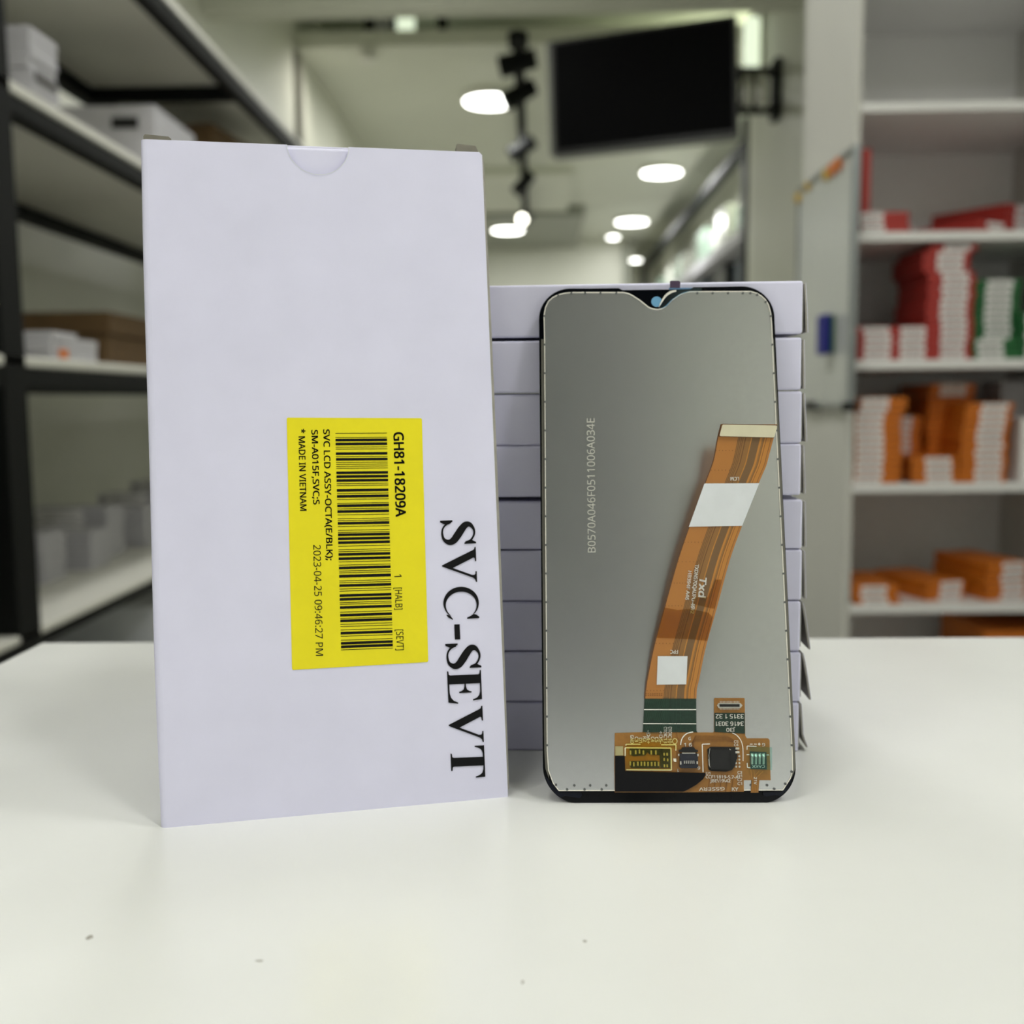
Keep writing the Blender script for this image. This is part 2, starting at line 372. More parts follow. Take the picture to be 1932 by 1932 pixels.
bm = new(); bx(bm, -W2-.018, -W2, .004, .04, -H2, H2, .003); bx(bm, -W2, W2, .004, .04, -H2-.014, -H2, .003); obj('edge_trim', bm, M['tv_edge'], tv)
t = thing('television_mount', 'black swivel arm with polished plate between television and right wall', 'wall mount', (XR, 4.45, zc(1.15)))
inv = Matrix.Translation((-XR, -4.45, -zc(1.15)))
def loc_(p): return inv @ p
plate_y = 4.45
for py in (136, 207):
    a = at(1466, py, 0, XR-.02); k = at(1384, py, 1, 4.16)
    bm = new(); cyl(bm, loc_(a), loc_(k), .02, .02, 16); obj('arm', bm, M['black_metal'], t)
a = at(1471, 128, 0, XR); b = at(1468, 215, 0, XR)
bm = new(); bx(bm, -.03, 0, a.y-4.45-.05, a.y-4.45+.05, b.z-zc(1.15)-.03, a.z-zc(1.15)+.03, .004); obj('wall_plate', bm, M['black_metal'], t)
bm = new()
for px_, yy_, rr_ in ((1405, 4.22, .028), (1432, 4.34, .036)):
    k1, k2 = at(px_, 142, 1, yy_), at(px_, 202, 1, yy_); cyl(bm, loc_(Vector((k1.x, yy_, k2.z))), loc_(Vector((k1.x, yy_, k1.z))), rr_, rr_, 24)
    obj('polished_sleeve', bm, M['chrome'], t, True); bm = new()
bm.free()
t = thing('wall_lamp', 'lit wall lamp glowing beside the upper right corner of the television', 'lamp', (XR, 5.03, zc(1.45)))
bm = new(); bx(bm, -.02, 0, -.05, .05, -.02, .27, .004); obj('back_plate', bm, M['white_plastic'], t)
bm = new(); bx(bm, -.08, -.02, -.045, .045, 0, .25, .015); obj('diffuser', bm, M['tube'], t)

# display rack along the shop wall
YR0, YR1, XD = 7.1, 13.8, 1.42
zt1 = at(1396, 280, 0, XD).z; zt2 = at(1396, 425, 0, XD).z
t = thing('display_rack', 'long black display rack with hanging packs along the shop wall', 'display rack', (XD, YR0, 0))
bm = new(); bx(bm, -.05, .05, -.05, .05, 0, zt1+.1); obj('post', bm, M['black_metal'], t)
bm = new(); bx(bm, -.03, .03, 6.6, 6.7, 0, zt1); obj('post', bm, M['black_metal'], t)
bm = new(); bx(bm, -.03, .05, 0, 6.7, zt1-.05, zt1); obj('top_rail', bm, M['black_metal'], t)
bm = new(); bx(bm, -.03, .40, 0, 6.7, zt2-.12, zt2-.04); obj('shelf_board', bm, M['grey_card'], t)
bm = new(); bx(bm, .36, .40, 0, 6.7, .1, zt2-.12); obj('back_panel', bm, M['rail'], t)
protos = {}
for row, (z0, z1, mats) in enumerate(((zt2-.04, zt1-.16, ('pack_pale','pack_mint','pack_pale')), (zt2-.62, zt2-.16, ('pack_dark','pack_blue','pack_dark')))):
    for k in range(12):
        mt = mats[k % 3]; h = (z1-z0)*random.uniform(.62, .95); w = .4
        y = YR0+.32+k*.53; zb = z0 if row == 0 else z1-h
        bm = new(); bx(bm, -.05, .05, -w/2, w/2, 0, h, .008)
        o = obj('product_pack', bm, M[mt]); o.location = (XD+.10+.05*(k % 2), y, zb+.002)
        tag(o, ('pale boxed pack standing on the upper tier of the shop display rack' if mt == 'pack_pale' else 'mint pack standing on the upper tier of the shop display rack') if row == 0 else
            ('dark pack hanging on the lower tier of the shop display rack' if mt == 'pack_dark' else 'slate blue pack hanging on the lower tier of the shop display rack'), 'pack',
            {'pack_pale':'pale packs on the shop display rack','pack_mint':'mint packs on the shop display rack','pack_dark':'dark packs on the shop display rack','pack_blue':'slate blue packs on the shop display rack'}[mt])

# ================================================================== LEFT STORAGE RACK
XF, XB = -.72, -1.12
rack = thing('storage_rack', 'black steel storage rack with white boards along the left wall', 'shelf', (XF, 1.5, 0))
def rk(bm, x0, x1, y0, y1, z0, z1, bev=.003): bx(bm, x0-XF, x1-XF, y0-1.5, y1-1.5, z0, z1, bev)
levels = [(zc(.755), zc(.79), zc(.807)), (zc(.403), zc(.431), zc(.448)), (zc(.023), zc(.0527), zc(.068)), (zc(-.352), zc(-.334), zc(-.322)), (zc(-.76), zc(-.73), zc(-.715))]
yA = at(36, 1190, 0, XF).y; yB = at(78, 1163, 0, XF).y
for (y0, y1) in ((.1, .16), (yA, yB), (3.94, 4.0)):
    bm = new(); rk(bm, XF-.055, XF, y0, y1, 0, zc(.86)); obj('front_post', bm, M['black_metal'], rack)
    bm = new(); rk(bm, XB-.03, XB+.01, y0, y1, 0, zc(.86)); obj('rear_post', bm, M['black_metal'], rack)
for (z0, z1, z2) in levels:
    bm = new(); rk(bm, XB, XF, .1, 4.0, z1, z2); obj('shelf_board', bm, M['board'], rack)
    bm = new(); rk(bm, XF-.03, XF-.001, .1, 4.0, z0, z1-.0005); obj('front_beam', bm, M['black_metal'], rack)
    bm = new(); rk(bm, XB-.02, XB+.02, .1, 4.0, z0, z1-.0005); obj('rear_beam', bm, M['black_metal'], rack)
    if z0 > zc(.7): bm = new(); rk(bm, XB+.02, XF-.03, 2.74, 2.77, z0, z1-.0005); obj('cross_brace', bm, M['black_metal'], rack)

# small cartons: a body plus a printed end label ---------------------
def carton_proto(name, w, d, h, mt, lw=.0, lx=0., lh=.8):
    t = thing(name, 'carton', 'box', (0,0,-5))
    bm = new(); bx(bm, 0, w, 0, d, 0, h, .0012, 1); obj('carton_body', bm, M[mt], t)
    if lw:
        bm = new(); bx(bm, lx, lx+lw, -.0006, .0004, h*(1-lh)/2, h*(1+lh)/2); lb = obj('end_label', bm, M['slabel'], t)
        bm = new(); bx(bm, lx+lw*.15, lx+lw*.85, -.0009, -.0005, h*.38, h*.54); obj('print_line', bm, M['smudge'], lb)
    return t
PR = {}
def carton(kind, w, d, h, mt, lw, lx, loc, rz, label, group, lh=.8, name='carton'):
    key = (kind, round(w,4), round(d,4), round(h,4), mt, lw, lx)
    if key not in PR:
        p = carton_proto(name, w, d, h, mt, lw, lx, lh); PR[key] = p
        p.location = loc; p.rotation_euler = (0,0,rz); p['label'] = label
        if group: p['group'] = group
        return p
    return dup(PR[key], loc, rz, label, group)

def rack_stack(x, y, lev, n, desc, group, rz=0., w=.18, d=.09, h=.0150, mt='grey_card', lw=0.):
    z = levels[lev][2]
    for i in range(n):
        carton('rack', w, d, h-.0006, mt, lw, .02, (x+random.uniform(-.002,.002), y+random.uniform(-.002,.002), z+i*h+.0002), rz+random.uniform(-.02,.02),
               f'pale flat carton, {nth(i,n)} in {desc}', group, name='flat_carton')
y1 = at(58, 120, 0, -.735).y
rack_stack(-.735-.18, y1, 1, 7, 'the neat stack at the rack post, upper shelf', 'pale cartons stacked at the rack post')
bm = new(); bx(bm, 0, .0008, .012, .082, .028, .045); p = obj('lettered_strip', bm, M['smudge']); p.location = (-.7327, y1-.004, levels[1][2]); tag(p, 'grey printed strip on the side of the pale carton stack by the post', 'label')
rack_stack(-.93, 1.80, 1, 2, 'the low pair behind the neat stack, upper shelf', 'pale cartons lying low on the upper shelf', w=.14)
def big(name, x0, x1, y0, y1, lev, h, mt, label, rz=0., tape=None, cat='box'):
    z = levels[lev][2]+.0004
    t = thing(name, label, cat, ((x0+x1)/2, (y0+y1)/2, z), rz); w, d = (x1-x0)/2, (y1-y0)/2
    bm = new(); bx(bm, -w, w, -d, d, 0, h, .003); obj('carton_body', bm, M[mt], t)
    bm = new(); bx(bm, -w-.001, w+.001, -d-.001, d+.001, h*.72, h+.001, .003); obj('lid', bm, M[mt], t)
    if tape:
        bm = new(); bx(bm, w*.35, w*.75, -d-.0018, -d-.0008, h*.72, h*.86); obj('end_label', bm, M[tape], t)
    return t
big('flat_carton', -.99, -.80, 2.02, 2.16, 1, .03, 'cream', 'cream low carton farther along the upper rack shelf')
big('flat_carton', -1.06, -.78, 2.26, 2.52, 1, .165, 'grey_card', 'grey white carton with dark mark on the upper rack shelf', tape='black_box')
big('shipping_carton', -1.03, -.80, 2.83, 3.25, 1, .27, 'carton', 'brown carton under the top board at the far end of the rack', rz=-.12)
# middle shelf
rack_stack(-.745-.18, at(98, 640, 0, -.745).y, 2, 3, 'the short stack by the post, middle shelf', 'pale cartons by the post on the middle shelf')
bm = new(); bx(bm, 0, .0008, .02, .05, .004, .018); p = obj('orange_sticker', bm, M['ora_mag']); p.location = (-.7435, at(98, 640, 0, -.745).y, levels[2][2]); tag(p, 'small orange sticker on the pale carton of the middle shelf', 'sticker')
rack_stack(-.80-.16, 1.86, 2, 3, 'the second short stack on the middle shelf', 'pale cartons in the second stack of the middle shelf', w=.16)
big('shipping_carton', -1.08, -.84, 2.10, 2.45, 2, .066, 'carton', 'lower flat brown carton at the back of the middle shelf')
t = big('shipping_carton', -1.085, -.83, 2.09, 2.46, 2, .042, 'carton', 'upper flat brown carton lying on another brown carton'); t.location.z += .068
# lower shelf with many pale stacks
for k, (x, y, n) in enumerate(((-1.03,1.66,6),(-1.05,1.86,6),(-1.03,2.02,5),(-1.06,2.18,7),(-1.04,2.34,6),(-1.05,2.52,7),(-1.04,2.70,8))):
    rack_stack(x, y, 3, n, 'the %s pale stack from the post, lower shelf' % ('first second third fourth fifth sixth seventh'.split()[k]), 'pale carton stacks on the lower shelf', w=.17 if k else .16, lw=.10)
bm = new(); bx(bm, 0, .0008, 0, .035, 0, .03); p = obj('pink_sticker', bm, M['red']); p.location = (-.868, 1.69, levels[3][2]+.012); tag(p, 'small red sticker on the pale stack of the lower shelf', 'sticker')
big('storage_crate', -1.06, -.80, 1.75, 2.05, 4, .22, 'crate', 'grey crate under the lower shelf, next to the rack post', cat='crate')
big('storage_crate', -1.06, -.78, 2.12, 2.60, 4, .30, 'crate', 'larger grey crate under the lower shelf, half hidden by carton', cat='crate')
big('storage_case', -1.06, -.76, .55, yA-.06, 3, .30, 'black_box', 'black case standing on the rack at the left picture edge', cat='case').location.x -= .03

# ================================================================== RIGHT BOOKCASE
YB = 2.0; xb0 = at(1599, 700, 1, YB).x; xb1 = 1.045; DB = .36; th = .015
ys = (191, 436, 678.5, 912, 1140.5)
zs = [at(1760, y, 1, YB).z for y in ys]
bc = thing('bookcase', 'tall white bookcase holding red, green and orange cartons at right', 'bookcase', (xb0, YB, 0))
def bk(bm, x0, x1, y0, y1, z0, z1, bev=.001): bx(bm, x0-xb0, x1-xb0, y0-YB, y1-YB, z0, z1, bev)
ztop = zs[0]+.245*2
for (a, b) in ((xb0, xb0+th), (xb1-th, xb1)):
    bm = new(); bk(bm, a, b, YB, YB+DB, 0, ztop); obj('side_panel', bm, M['side_lam'], bc)
bm = new(); bk(bm, xb0+th, xb1-th, YB+DB-.006, YB+DB, .02, ztop); obj('back_panel', bm, M['melamine'], bc)
for z in [ztop, zs[0]+.245]+zs+[zs[4]-.23, zs[4]-.46, .06]:
    bm = new(); bk(bm, xb0+th, xb1-th, YB+.001, YB+DB-.006, z-.0165, z); obj('shelf_board', bm, M['melamine'], bc)

BW, BH, BD = .087, .0124, .17
def shelf_stack(px, lev, n, mt, desc, group, y=YB+.006, rz=0., lw=.048, lx=.026, jit=.0025, shift=None, colname=None):
    z = zs[lev]; x = at(px, ys[lev]-10, 1, y).x
    for i in range(n):
        dx = (shift(i) if shift else 0)+random.uniform(-jit, jit)
        carton('shelf', BW, BD, BH-.0007, mt, lw, lx, (x+dx, y+random.uniform(0, .003), z+i*BH+.0003), rz+random.uniform(-.012,.012),
               f'{colname} carton, {nth(i,n)} {desc}', group, name='labelled_carton')
R_, O_, G_ = 'red', 'orange', 'green'
shelf_stack(1617, 2, 5, 'red', 'in the low red stack beside the upright', 'red cartons beside the upright', lx=.012, colname=R_, rz=0)
shelf_stack(1684, 2, 5, 'red', 'in the second low red stack left of the tall one', 'red cartons left of the tall stack', lx=.012, lw=.046, colname=R_)
shelf_stack(1748, 2, 17, 'red', 'in the tall red stack', 'red cartons in the tall stack', y=YB+.012, rz=0, colname=R_, shift=lambda i: (0,0,.002,.001,.003,.001,0,.002,.003,.004,.002,.004,.001,-.008,-.008,-.007,.006)[i]-.004)
shelf_stack(1836, 2, 3, 'dgreen', 'at the foot of the green stack', 'green cartons at the stack foot', y=YB+.008, lx=.008, colname=G_)
z_save = zs[2]; zs[2] = z_save+3*BH
shelf_stack(1835, 2, 9, 'dgreen', 'in the upper part of the tall green stack', 'green cartons in the tall stack', y=YB+.04, lx=.022, colname=G_); zs[2] = z_save
shelf_stack(1925, 2, 7, 'dgreen', 'in the green stack at the right picture edge', 'green cartons at the picture edge', y=YB+.02, lx=.01, colname=G_)
# second shelf
shelf_stack(1628, 1, 3, 'red', 'in the small red stack on the upper shelf', 'red cartons at left of the upper shelf', lx=.0, lw=.040, colname=R_)
bm = new(); bx(bm, 0, .016, 0, .10, 0, .12, .001); o = obj('upright_carton', bm, M['red']); o.location = (at(1626, 350, 1, YB+.04).x, YB+.04, zs[1]+3*BH+.0004); tag(o, 'thin red carton standing on edge on top of the small red stack', 'box')
shelf_stack(1846, 1, 2, 'red', 'lying askew on the upper shelf', 'red cartons lying askew', y=YB+.03, rz=.55, lx=.03, colname=R_)
shelf_stack(1900, 1, 6, 'red', 'in the askew red stack, upper shelf', 'red cartons askew at the picture edge', y=YB+.15, rz=.6, lx=.03, colname=R_)
# fourth shelf
shelf_stack(1615, 3, 13, 'orange', 'in the tall orange stack at the upright', 'orange cartons at the upright', lx=.002, lw=.05, colname=O_, shift=lambda i: -.003 if i < 11 else .006)
shelf_stack(1655, 3, 10, 'orange', 'in the orange stack set back behind the first', 'orange cartons set back', y=YB+.115, lx=.018, colname=O_, shift=lambda i: -.002)
shelf_stack(1748, 3, 13, 'orange', 'in the middle orange stack set back', 'orange cartons in the middle, set back', y=YB+.11, lx=.0, lw=0, colname=O_)
z_save = zs[3]; zs[3] = z_save+13*BH
shelf_stack(1750, 3, 2, 'orange', 'on top of the set back middle stack', 'orange cartons with label on top', y=YB+.10, lx=.02, lw=.05, colname=O_); zs[3] = z_save
shelf_stack(1720, 3, 4, 'orange', 'in the low orange stack in front of the middle', 'low orange cartons in front', lx=.026, colname=O_, y=YB+.008)
shelf_stack(1812, 3, 12, 'orange', 'in the tall orange stack right of the middle', 'orange cartons right of the middle', lx=.028, colname=O_, y=YB+.008, shift=lambda i: 0 if i < 9 else .007)
o = None
for (pa_, pb_, y, h0, h1, mt, lab) in ((1700,1722,YB+.25,0,.16,'grey_card','pale carton standing at the back between orange stacks'),
        (1884,1932,YB+.16,.078,.19,'grey_card','pale carton lying on the brown carton at the right'),
        (1880,1945,YB+.14,0,.077,'carton','brown carton below the pale one at the right picture edge')):
    a = at(pa_, 880, 1, y).x; b = min(at(pb_, 880, 1, y).x, xb1-th-.002)
    bm = new(); bx(bm, a, b, y, y+.09, zs[3]+h0+.0004, zs[3]+h1, .001); tag(obj('plain_carton', bm, M[mt]), lab, 'box')
bm = new(); a = at(1925, 880, 1, YB+.01).x; bx(bm, a, a+.04, YB+.01, YB+.12, zs[3]+.0004, zs[3]+.12, .001); tag(obj('plain_carton', bm, M['slabel']), 'white carton cut off by the right picture edge', 'box')
# fifth shelf
shelf_stack(1607, 4, 3, 'orange', 'in the low orange stack on the lowest shelf', 'low orange cartons at the upright', lx=.016, colname=O_, y=YB+.004, shift=lambda i: .003)
shelf_stack(1748, 4, 3, 'orange', 'in the askew low pile, lowest shelf', 'askew low orange cartons', lx=.03, colname=O_, y=YB+.03, rz=.30)
shelf_stack(1862, 4, 6, 'orange', 'in the askew right stack, lowest shelf', 'askew orange cartons at right', lx=.032, colname=O_, y=YB+.03, rz=.25)
a = at(1858, 1180, 1, YB+.03).x
bm = new(); bx(bm, a, xb1-th-.004, YB+.03, YB+.25, zs[4]-.23+.0004, zs[4]-.06, .002); tag(obj('plain_carton', bm, M['orange']), 'big orange carton below the lowest visible shelf', 'box')

# whiteboard on the bookcase side, with magnets and eraser
xw = xb0-.001; wa = at(1602, 700, 0, xw-.012); wb = at(1499, 700, 0, xw-.012)
wt = at(1602, 280, 0, xw-.012).z; wz = at(1590, 770, 0, xw-.012).z
wt_ = thing('whiteboard', 'small whiteboard with grey frame hung on the side of the bookcase', 'whiteboard', (xw, wa.y, wz))
L = wb.y-wa.y; Hh = wt-wz
bm = new(); bx(bm, -.010, -.002, .006, L-.006, .006, Hh-.006); obj('writing_surface', bm, M['wboard'], wt_)
for (y0, y1, z0, z1) in ((0,.010,0,Hh),(L-.010,L,0,Hh),(.010,L-.010,0,.010),(.010,L-.010,Hh-.010,Hh)):
    bm = new(); bx(bm, -.014, 0, y0, y1, z0, z1, .001); obj('frame_bar', bm, M['alu'], wt_)
for (y0, y1) in ((0, .03), (L-.18, L-.10)):
    bm = new(); bx(bm, -.016, .0, y0, y1, -.006, .012, .002); obj('corner_clip', bm, M['black_box'], wt_)
for px, py, mt, r, lab in ((1508,360,'yel_mag',.011,'yellow magnet at the far top corner of the whiteboard'),(1527,338,'yel_mag',.009,'yellow magnet next along the whiteboard top'),
        (1562,316,'yel_mag',.011,'yellow magnet beside the orange ones on the whiteboard'),(1573,306,'ora_mag',.013,'orange magnet on the whiteboard top edge, left one'),(1585,296,'ora_mag',.013,'orange magnet on the whiteboard top edge, right one')):
    p = at(px, py+14, 0, xw-.0105)
    bm = new(); cyl(bm, (0,0,0), (-.008,0,0), r, r*.9, 20); o = obj('round_magnet', bm, M[mt]); o.location = p; tag(o, lab, 'magnet')
p = at(1574, 668, 0, xw-.0105); p2 = at(1574, 592, 0, xw-.0105)
t = thing('board_eraser', 'blue eraser stuck upright on the whiteboard', 'eraser', (p.x, p.y, p.z))
bm = new(); bx(bm, -.022, -.006, 0, .05, 0, p2.z-p.z, .004); obj('grip', bm, M['blue'], t)
bm = new(); bx(bm, -.006, 0, .002, .048, .002, p2.z-p.z-.002, .001); obj('felt_pad', bm, M['dgreen'], t)

# ================================================================== TABLE
tx0, ty1 = -.2256, .4713
t = thing('counter_table', 'white laminate table top carrying the cartons and the screen', 'table', (.3, 0, 0))
def tb(bm, x0, x1, y0, y1, z0, z1, bev=.001, seg=2): bx(bm, x0-.3, x1-.3, y0, y1, z0, z1, bev, seg)
bm = new(); tb(bm, tx0, .98, -.45, ty1, T-.028, T, .0014, 3); obj('table_top', bm, M['table'], t)
for (x0, x1) in ((tx0+.03, tx0+.05), (.93, .95)):
    bm = new(); tb(bm, x0, x1, -.40, ty1-.03, 0, T-.028); obj('side_panel', bm, M['table_body'], t)
bm = new(); tb(bm, tx0+.05, .93, ty1-.06, ty1-.04, .06, T-.028); obj('front_panel', bm, M['table_body'], t)
for (px, py, w, h, lab) in ((168,1769,14,8,'small grey scuff on the table, at lower left'),(986,1853,7,6,'tiny grey speck on the table, lower centre'),(1104,1776,9,5,'faint grey mark on the table, right of centre'),(490,1813,18,3,'faint short scratch on the table, lower left of centre')):
    p = at(px, py, 2, T); q_ = at(px+w, py, 2, T); r_ = at(px, py-h, 2, T)
    bm = new(); n = 9; rx, ry = (q_-p).length/2, (r_-p).length/2
    prism(bm, [(rx*math.cos(2*PI*i/n)*random.uniform(.6,1.1), ry*math.sin(2*PI*i/n)*random.uniform(.6,1.1), 0) for i in range(n)], (0,0,.00008))
    o = obj('table_scuff', bm, M['card_in']); o.location = p; tag(o, lab, 'scuff mark')

# ================================================================== BIG WHITE CARTON
BWm, BHm, BTm = .0908, .1787, .0152
mwB = frame(-.0962, .2593, .23266, .14471); pB = placer(mwB)
bb = thing('display_carton', 'large white carton with yellow barcode label standing upright in front', 'box', mw=mwB)
# front panel with thumb notch
def arc(cx, cz, r, a0, a1, n): return [(cx+r*math.cos(a0+(a1-a0)*i/n), cz+r*math.sin(a0+(a1-a0)*i/n)) for i in range(n+1)]
nl, nr, nb = pB(541, 272), pB(658, 279), pB(602, 330)
cxn = (nl.x+nr.x)/2; rn = (nr.x-nl.x)/2; dep = BHm-nb.z
notch = [(cxn+rn*math.cos(a), BHm-dep*math.sin(a)) for a in [PI*i/40 for i in range(41)]]
bev = .0011
out = [(.0015, 0), (BWm, 0), (BWm, BHm-.0008), (BWm-.0008, BHm)] + notch + [(.0015, BHm)]
bm = new(); prism(bm, [(x, 0, z) for x, z in out], (0, .00045, 0)); obj('front_panel', bm, M['card'], bb)
bm = new(); bx(bm, .0003, BWm-.0002, .0016, BTm, .0003, BHm+.0002, .0009, 3); obj('carton_body', bm, M['card'], bb)
# white cut edge around the thumb notch
bm = new()
for (xa, za), (xc, zc2) in zip(notch, notch[1:]):
    d_ = Vector((xc-xa, 0, zc2-za)).normalized(); n_ = Vector((-d_.z, 0, d_.x))*.00008
    A = [Vector((xa,-.00012,za)), Vector((xc,-.00012,zc2))]
    bm.faces.new([bm.verts.new(v) for v in (A[0]-n_, A[1]-n_, A[1]+n_, A[0]+n_)])
obj('notch_edge', bm, M['paper'], bb)
# left folded edge, slightly bulged
bm = new(); rows = []
for i in range(25):
    z = BHm*i/24; g = .0006*math.sin(PI*i/24)**2+.00025*math.sin(9*i/24)
    rows.append([bm.verts.new((x-g*w_, y, z)) for x, y, w_ in ((.0016,0,0),(.0011,.00005,.2),(.0006,.00025,.6),(.0002,.0007,1),(.0,.0014,1),(.0001,.0030,.5),(.0003,BTm*.8,0))])
for a, b in zip(rows, rows[1:]):
    for k in range(6): bm.faces.new((a[k], a[k+1], b[k+1], b[k]))
obj('folded_edge', bm, M['card'], bb, True)
# right side: card edges of the side panel standing slightly proud
bm = new(); rows = []
for i in range(25):
    z = .002+(BHm-.004)*i/24; o_ = .0006+.0003*math.sin(PI*i/24)
    rows.append([bm.verts.new((BWm-.0002, .0006, z)), bm.verts.new((BWm+o_, .0010, z)), bm.verts.new((BWm+o_+.0001, .0014, z)), bm.verts.new((BWm-.0003, BTm, z))])
for a, b in zip(rows, rows[1:]):
    for k in range(3): bm.faces.new((a[k], a[k+1], b[k+1], b[k]))
o = obj('side_flap', bm, M['card_in'], bb); o['label'] = 'grey raw board edge along the right side'
bm = new(); bx(bm, .0078, BWm-.0066, .0020, BTm, BHm-.0004, BHm+.0007, .0003, 2); obj('top_tuck_panel', bm, M['card'], bb)
for (x0, x1, dz, tl) in ((.0005, .0077, .0019, .0), (BWm-.0070, BWm-.0006, .0019, .0008)):
    bm = new(); vs = [(x0, .0015, BHm-.0002), (x1, .0015, BHm-.0002), (x1-.0003, .0015, BHm+dz*.55), (x1-.0009, .0015, BHm+dz*.8+tl), (x0+.0004, .0015, BHm+dz+tl), (x0, .0015, BHm+dz*.7)]
    prism(bm, vs, (0, .0005, 0)); prism(bm, [(x, y+.0012, z+.0003) for x, y, z in vs], (0, .0005, 0))
    o = obj('dust_flap', bm, M['card_raw'], bb); o['label'] = 'grey raw board flap tip above the top edge'
# yellow sticker
def on(pos, off): return lambda a, b: pos(a, b, off)
bm = new(); patch(bm, [(543,788),(794,789),(796,791),(808,1247),(806,1249.2),(553,1264),(551,1262),(541,790)], on(pB, .00012))
stk = obj('yellow_label', bm, M['yellow'], bb)
def L1(x, y): return (530+x/3.787, 770+y/3.787)
bm = new(); T2 = on(pB, .0002)
letters(bm, 'GH81-18209A', L1(805,175), L1(822,775), 18.6, T2, .022)
letters(bm, '1', L1(810,1187), L1(811,1207), 13.6, T2)
letters(bm, '[HALB]', L1(814,1283), L1(819,1440), 13.4, T2)
letters(bm, '[SEVT]', L1(823,1583), L1(828,1730), 13.4, T2)
letters(bm, 'SVC LCD ASSY-OCTA(E/BLK);', L1(303,153), L1(327,1087), 11.6, T2, .018)
letters(bm, 'SM-A015F,SVC;S', L1(219,157), L1(232,688), 11.6, T2, .018)
letters(bm, '* MADE IN VIETNAM', L1(125,150), L1(138,733), 12, T2, .012)
letters(bm, '2023-04-25 09:46:27 PM', L1(231,978), L1(250,1770), 13.8, T2, -.002)
obj('label_text', bm, M['ink'], stk)
bars = [(178,4),(208,4),(226,18),(254,18),(277,4),(291,4),(323,18),(345,4),(364,18),(386,4),(400,4),(414,4),(428,4),(460,18),(487,18),(515,18),(538,4),(551,4),(585,18),(608,4),(628,18),(650,4),(677,4),(695,18),(717,4),(736,18),(760,4),(787,4),(801,4),(820,18),(843,4),(870,4),(885,4),(902,18),(930,18),(958,18),(983,4),(1008,4),(1022,4),(1042,18),(1072,18),(1095,4),(1118,4),(1138,18),(1160,4),(1173,4),(1197,20),(1230,4),(1244,4),(1264,18),(1288,4),(1303,4),(1335,18),(1362,18),(1385,4),(1397,4),(1420,18),(1453,4),(1475,18),(1498,4),(1515,18),(1540,4),(1556,4),(1580,4),(1603,18),(1625,4),(1653,4),(1675,18),(1700,18),(1722,4)]
bm = new()
for y, w in bars:
    f = (y-178)/(1722-178); xa = 389+41*f; xb = 757+43*f; ya = y+2+f*4; yb = y-f*8
    patch(bm, [L1(xa, ya-w/2), L1(xb, yb-w/2), L1(xb, yb+w/2), L1(xa, ya+w/2)], T2)
obj('barcode', bm, M['ink'], stk)
# large serif lettering SVC-SEVT (own outlines, unit cap height)
def stroke(cl, n=10):
    pts = spline(cl, n); Lf, Rt = [], []
    for i, (x, y, w) in enumerate(pts):
        a = pts[max(0, i-1)]; b = pts[min(len(pts)-1, i+1)]; dx, dy = b[0]-a[0], b[1]-a[1]; l = math.hypot(dx, dy) or 1
        Lf.append((x-dy/l*w/2, y+dx/l*w/2)); Rt.append((x+dy/l*w/2, y-dx/l*w/2))
    return [[Lf[i], Lf[i+1], Rt[i+1], Rt[i]] for i in range(len(Lf)-1)]
def glyph(c):
    if c == 'S':
        return stroke([(.585,.70,.03),(.54,.86,.05),(.40,.965,.055),(.26,.965,.07),(.135,.86,.12),(.135,.73,.17),(.24,.61,.205),(.40,.48,.215),(.535,.35,.19),(.575,.21,.14),(.50,.075,.085),(.36,.03,.06),(.22,.05,.05),(.11,.15,.05),(.06,.30,.035)]) + \
            [[(.595,1.02),(.635,1.02),(.635,.67),(.60,.67),(.575,.76),(.54,.90)], [(.0,-.02),(.045,-.02),(.10,.10),(.075,.24),(.045,.345),(.0,.345)]]
    if c == 'C':
        o_, i_ = [], []
        for k in range(41):
            a = math.radians(48+(316-48)*k/40); o_.append((.47+.47*math.cos(a), .5+.525*math.sin(a)))
        for k in range(41):
            a = math.radians(46+(318-46)*k/40); i_.append((.535+.385*math.cos(a)*1.02, .5+.455*math.sin(a)))
        q = [[o_[k], o_[k+1], i_[k+1], i_[k]] for k in range(40)]
        return q+[[(.885,1.02),(.925,1.02),(.935,.66),(.90,.66),(.865,.74),(.80,.86),(.82,.93)], [(.80,.11),(.83,.17),(.93,.245),(.945,.225),(.87,.10),(.80,.05)]]
    if c == 'V':
        return [[(.02,1),(.42,1),(.42,.965),(.33,.955),(.315,.92),(.585,.30),(.80,.86),(.80,.93),(.77,.958),(.70,.965),(.70,1),(1.0,1),(1.0,.965),(.93,.95),(.88,.89),(.53,-.02),(.50,-.02),(.11,.90),(.08,.95),(.02,.965)]]
    if c == 'E':
        return [[(0,1),(.80,1),(.83,.73),(.795,.73),(.76,.84),(.69,.92),(.58,.955),(.36,.955),(.36,.54),(.44,.54),(.52,.57),(.56,.63),(.575,.70),(.61,.70),(.61,.33),(.575,.33),(.555,.41),(.51,.47),(.43,.495),(.36,.495),(.36,.05),(.60,.05),(.73,.085),(.82,.17),(.87,.29),(.905,.29),(.86,0),(0,0),(0,.035),(.09,.045),(.115,.085),(.115,.915),(.09,.955),(0,.965)]]
    if c == 'T':
        return [[(0,1),(.90,1),(.915,.72),(.88,.72),(.845,.83),(.78,.915),(.68,.95),(.575,.955),(.575,.09),(.60,.05),(.70,.035),(.70,0),(.20,0),(.20,.035),(.30,.05),(.325,.09),(.325,.955),(.22,.95),(.125,.915),(.065,.83),(.035,.72),(0,.72)]]
    if c == '-':
        return [[(0,.27),(.43,.27),(.43,.43),(0,.43)]]
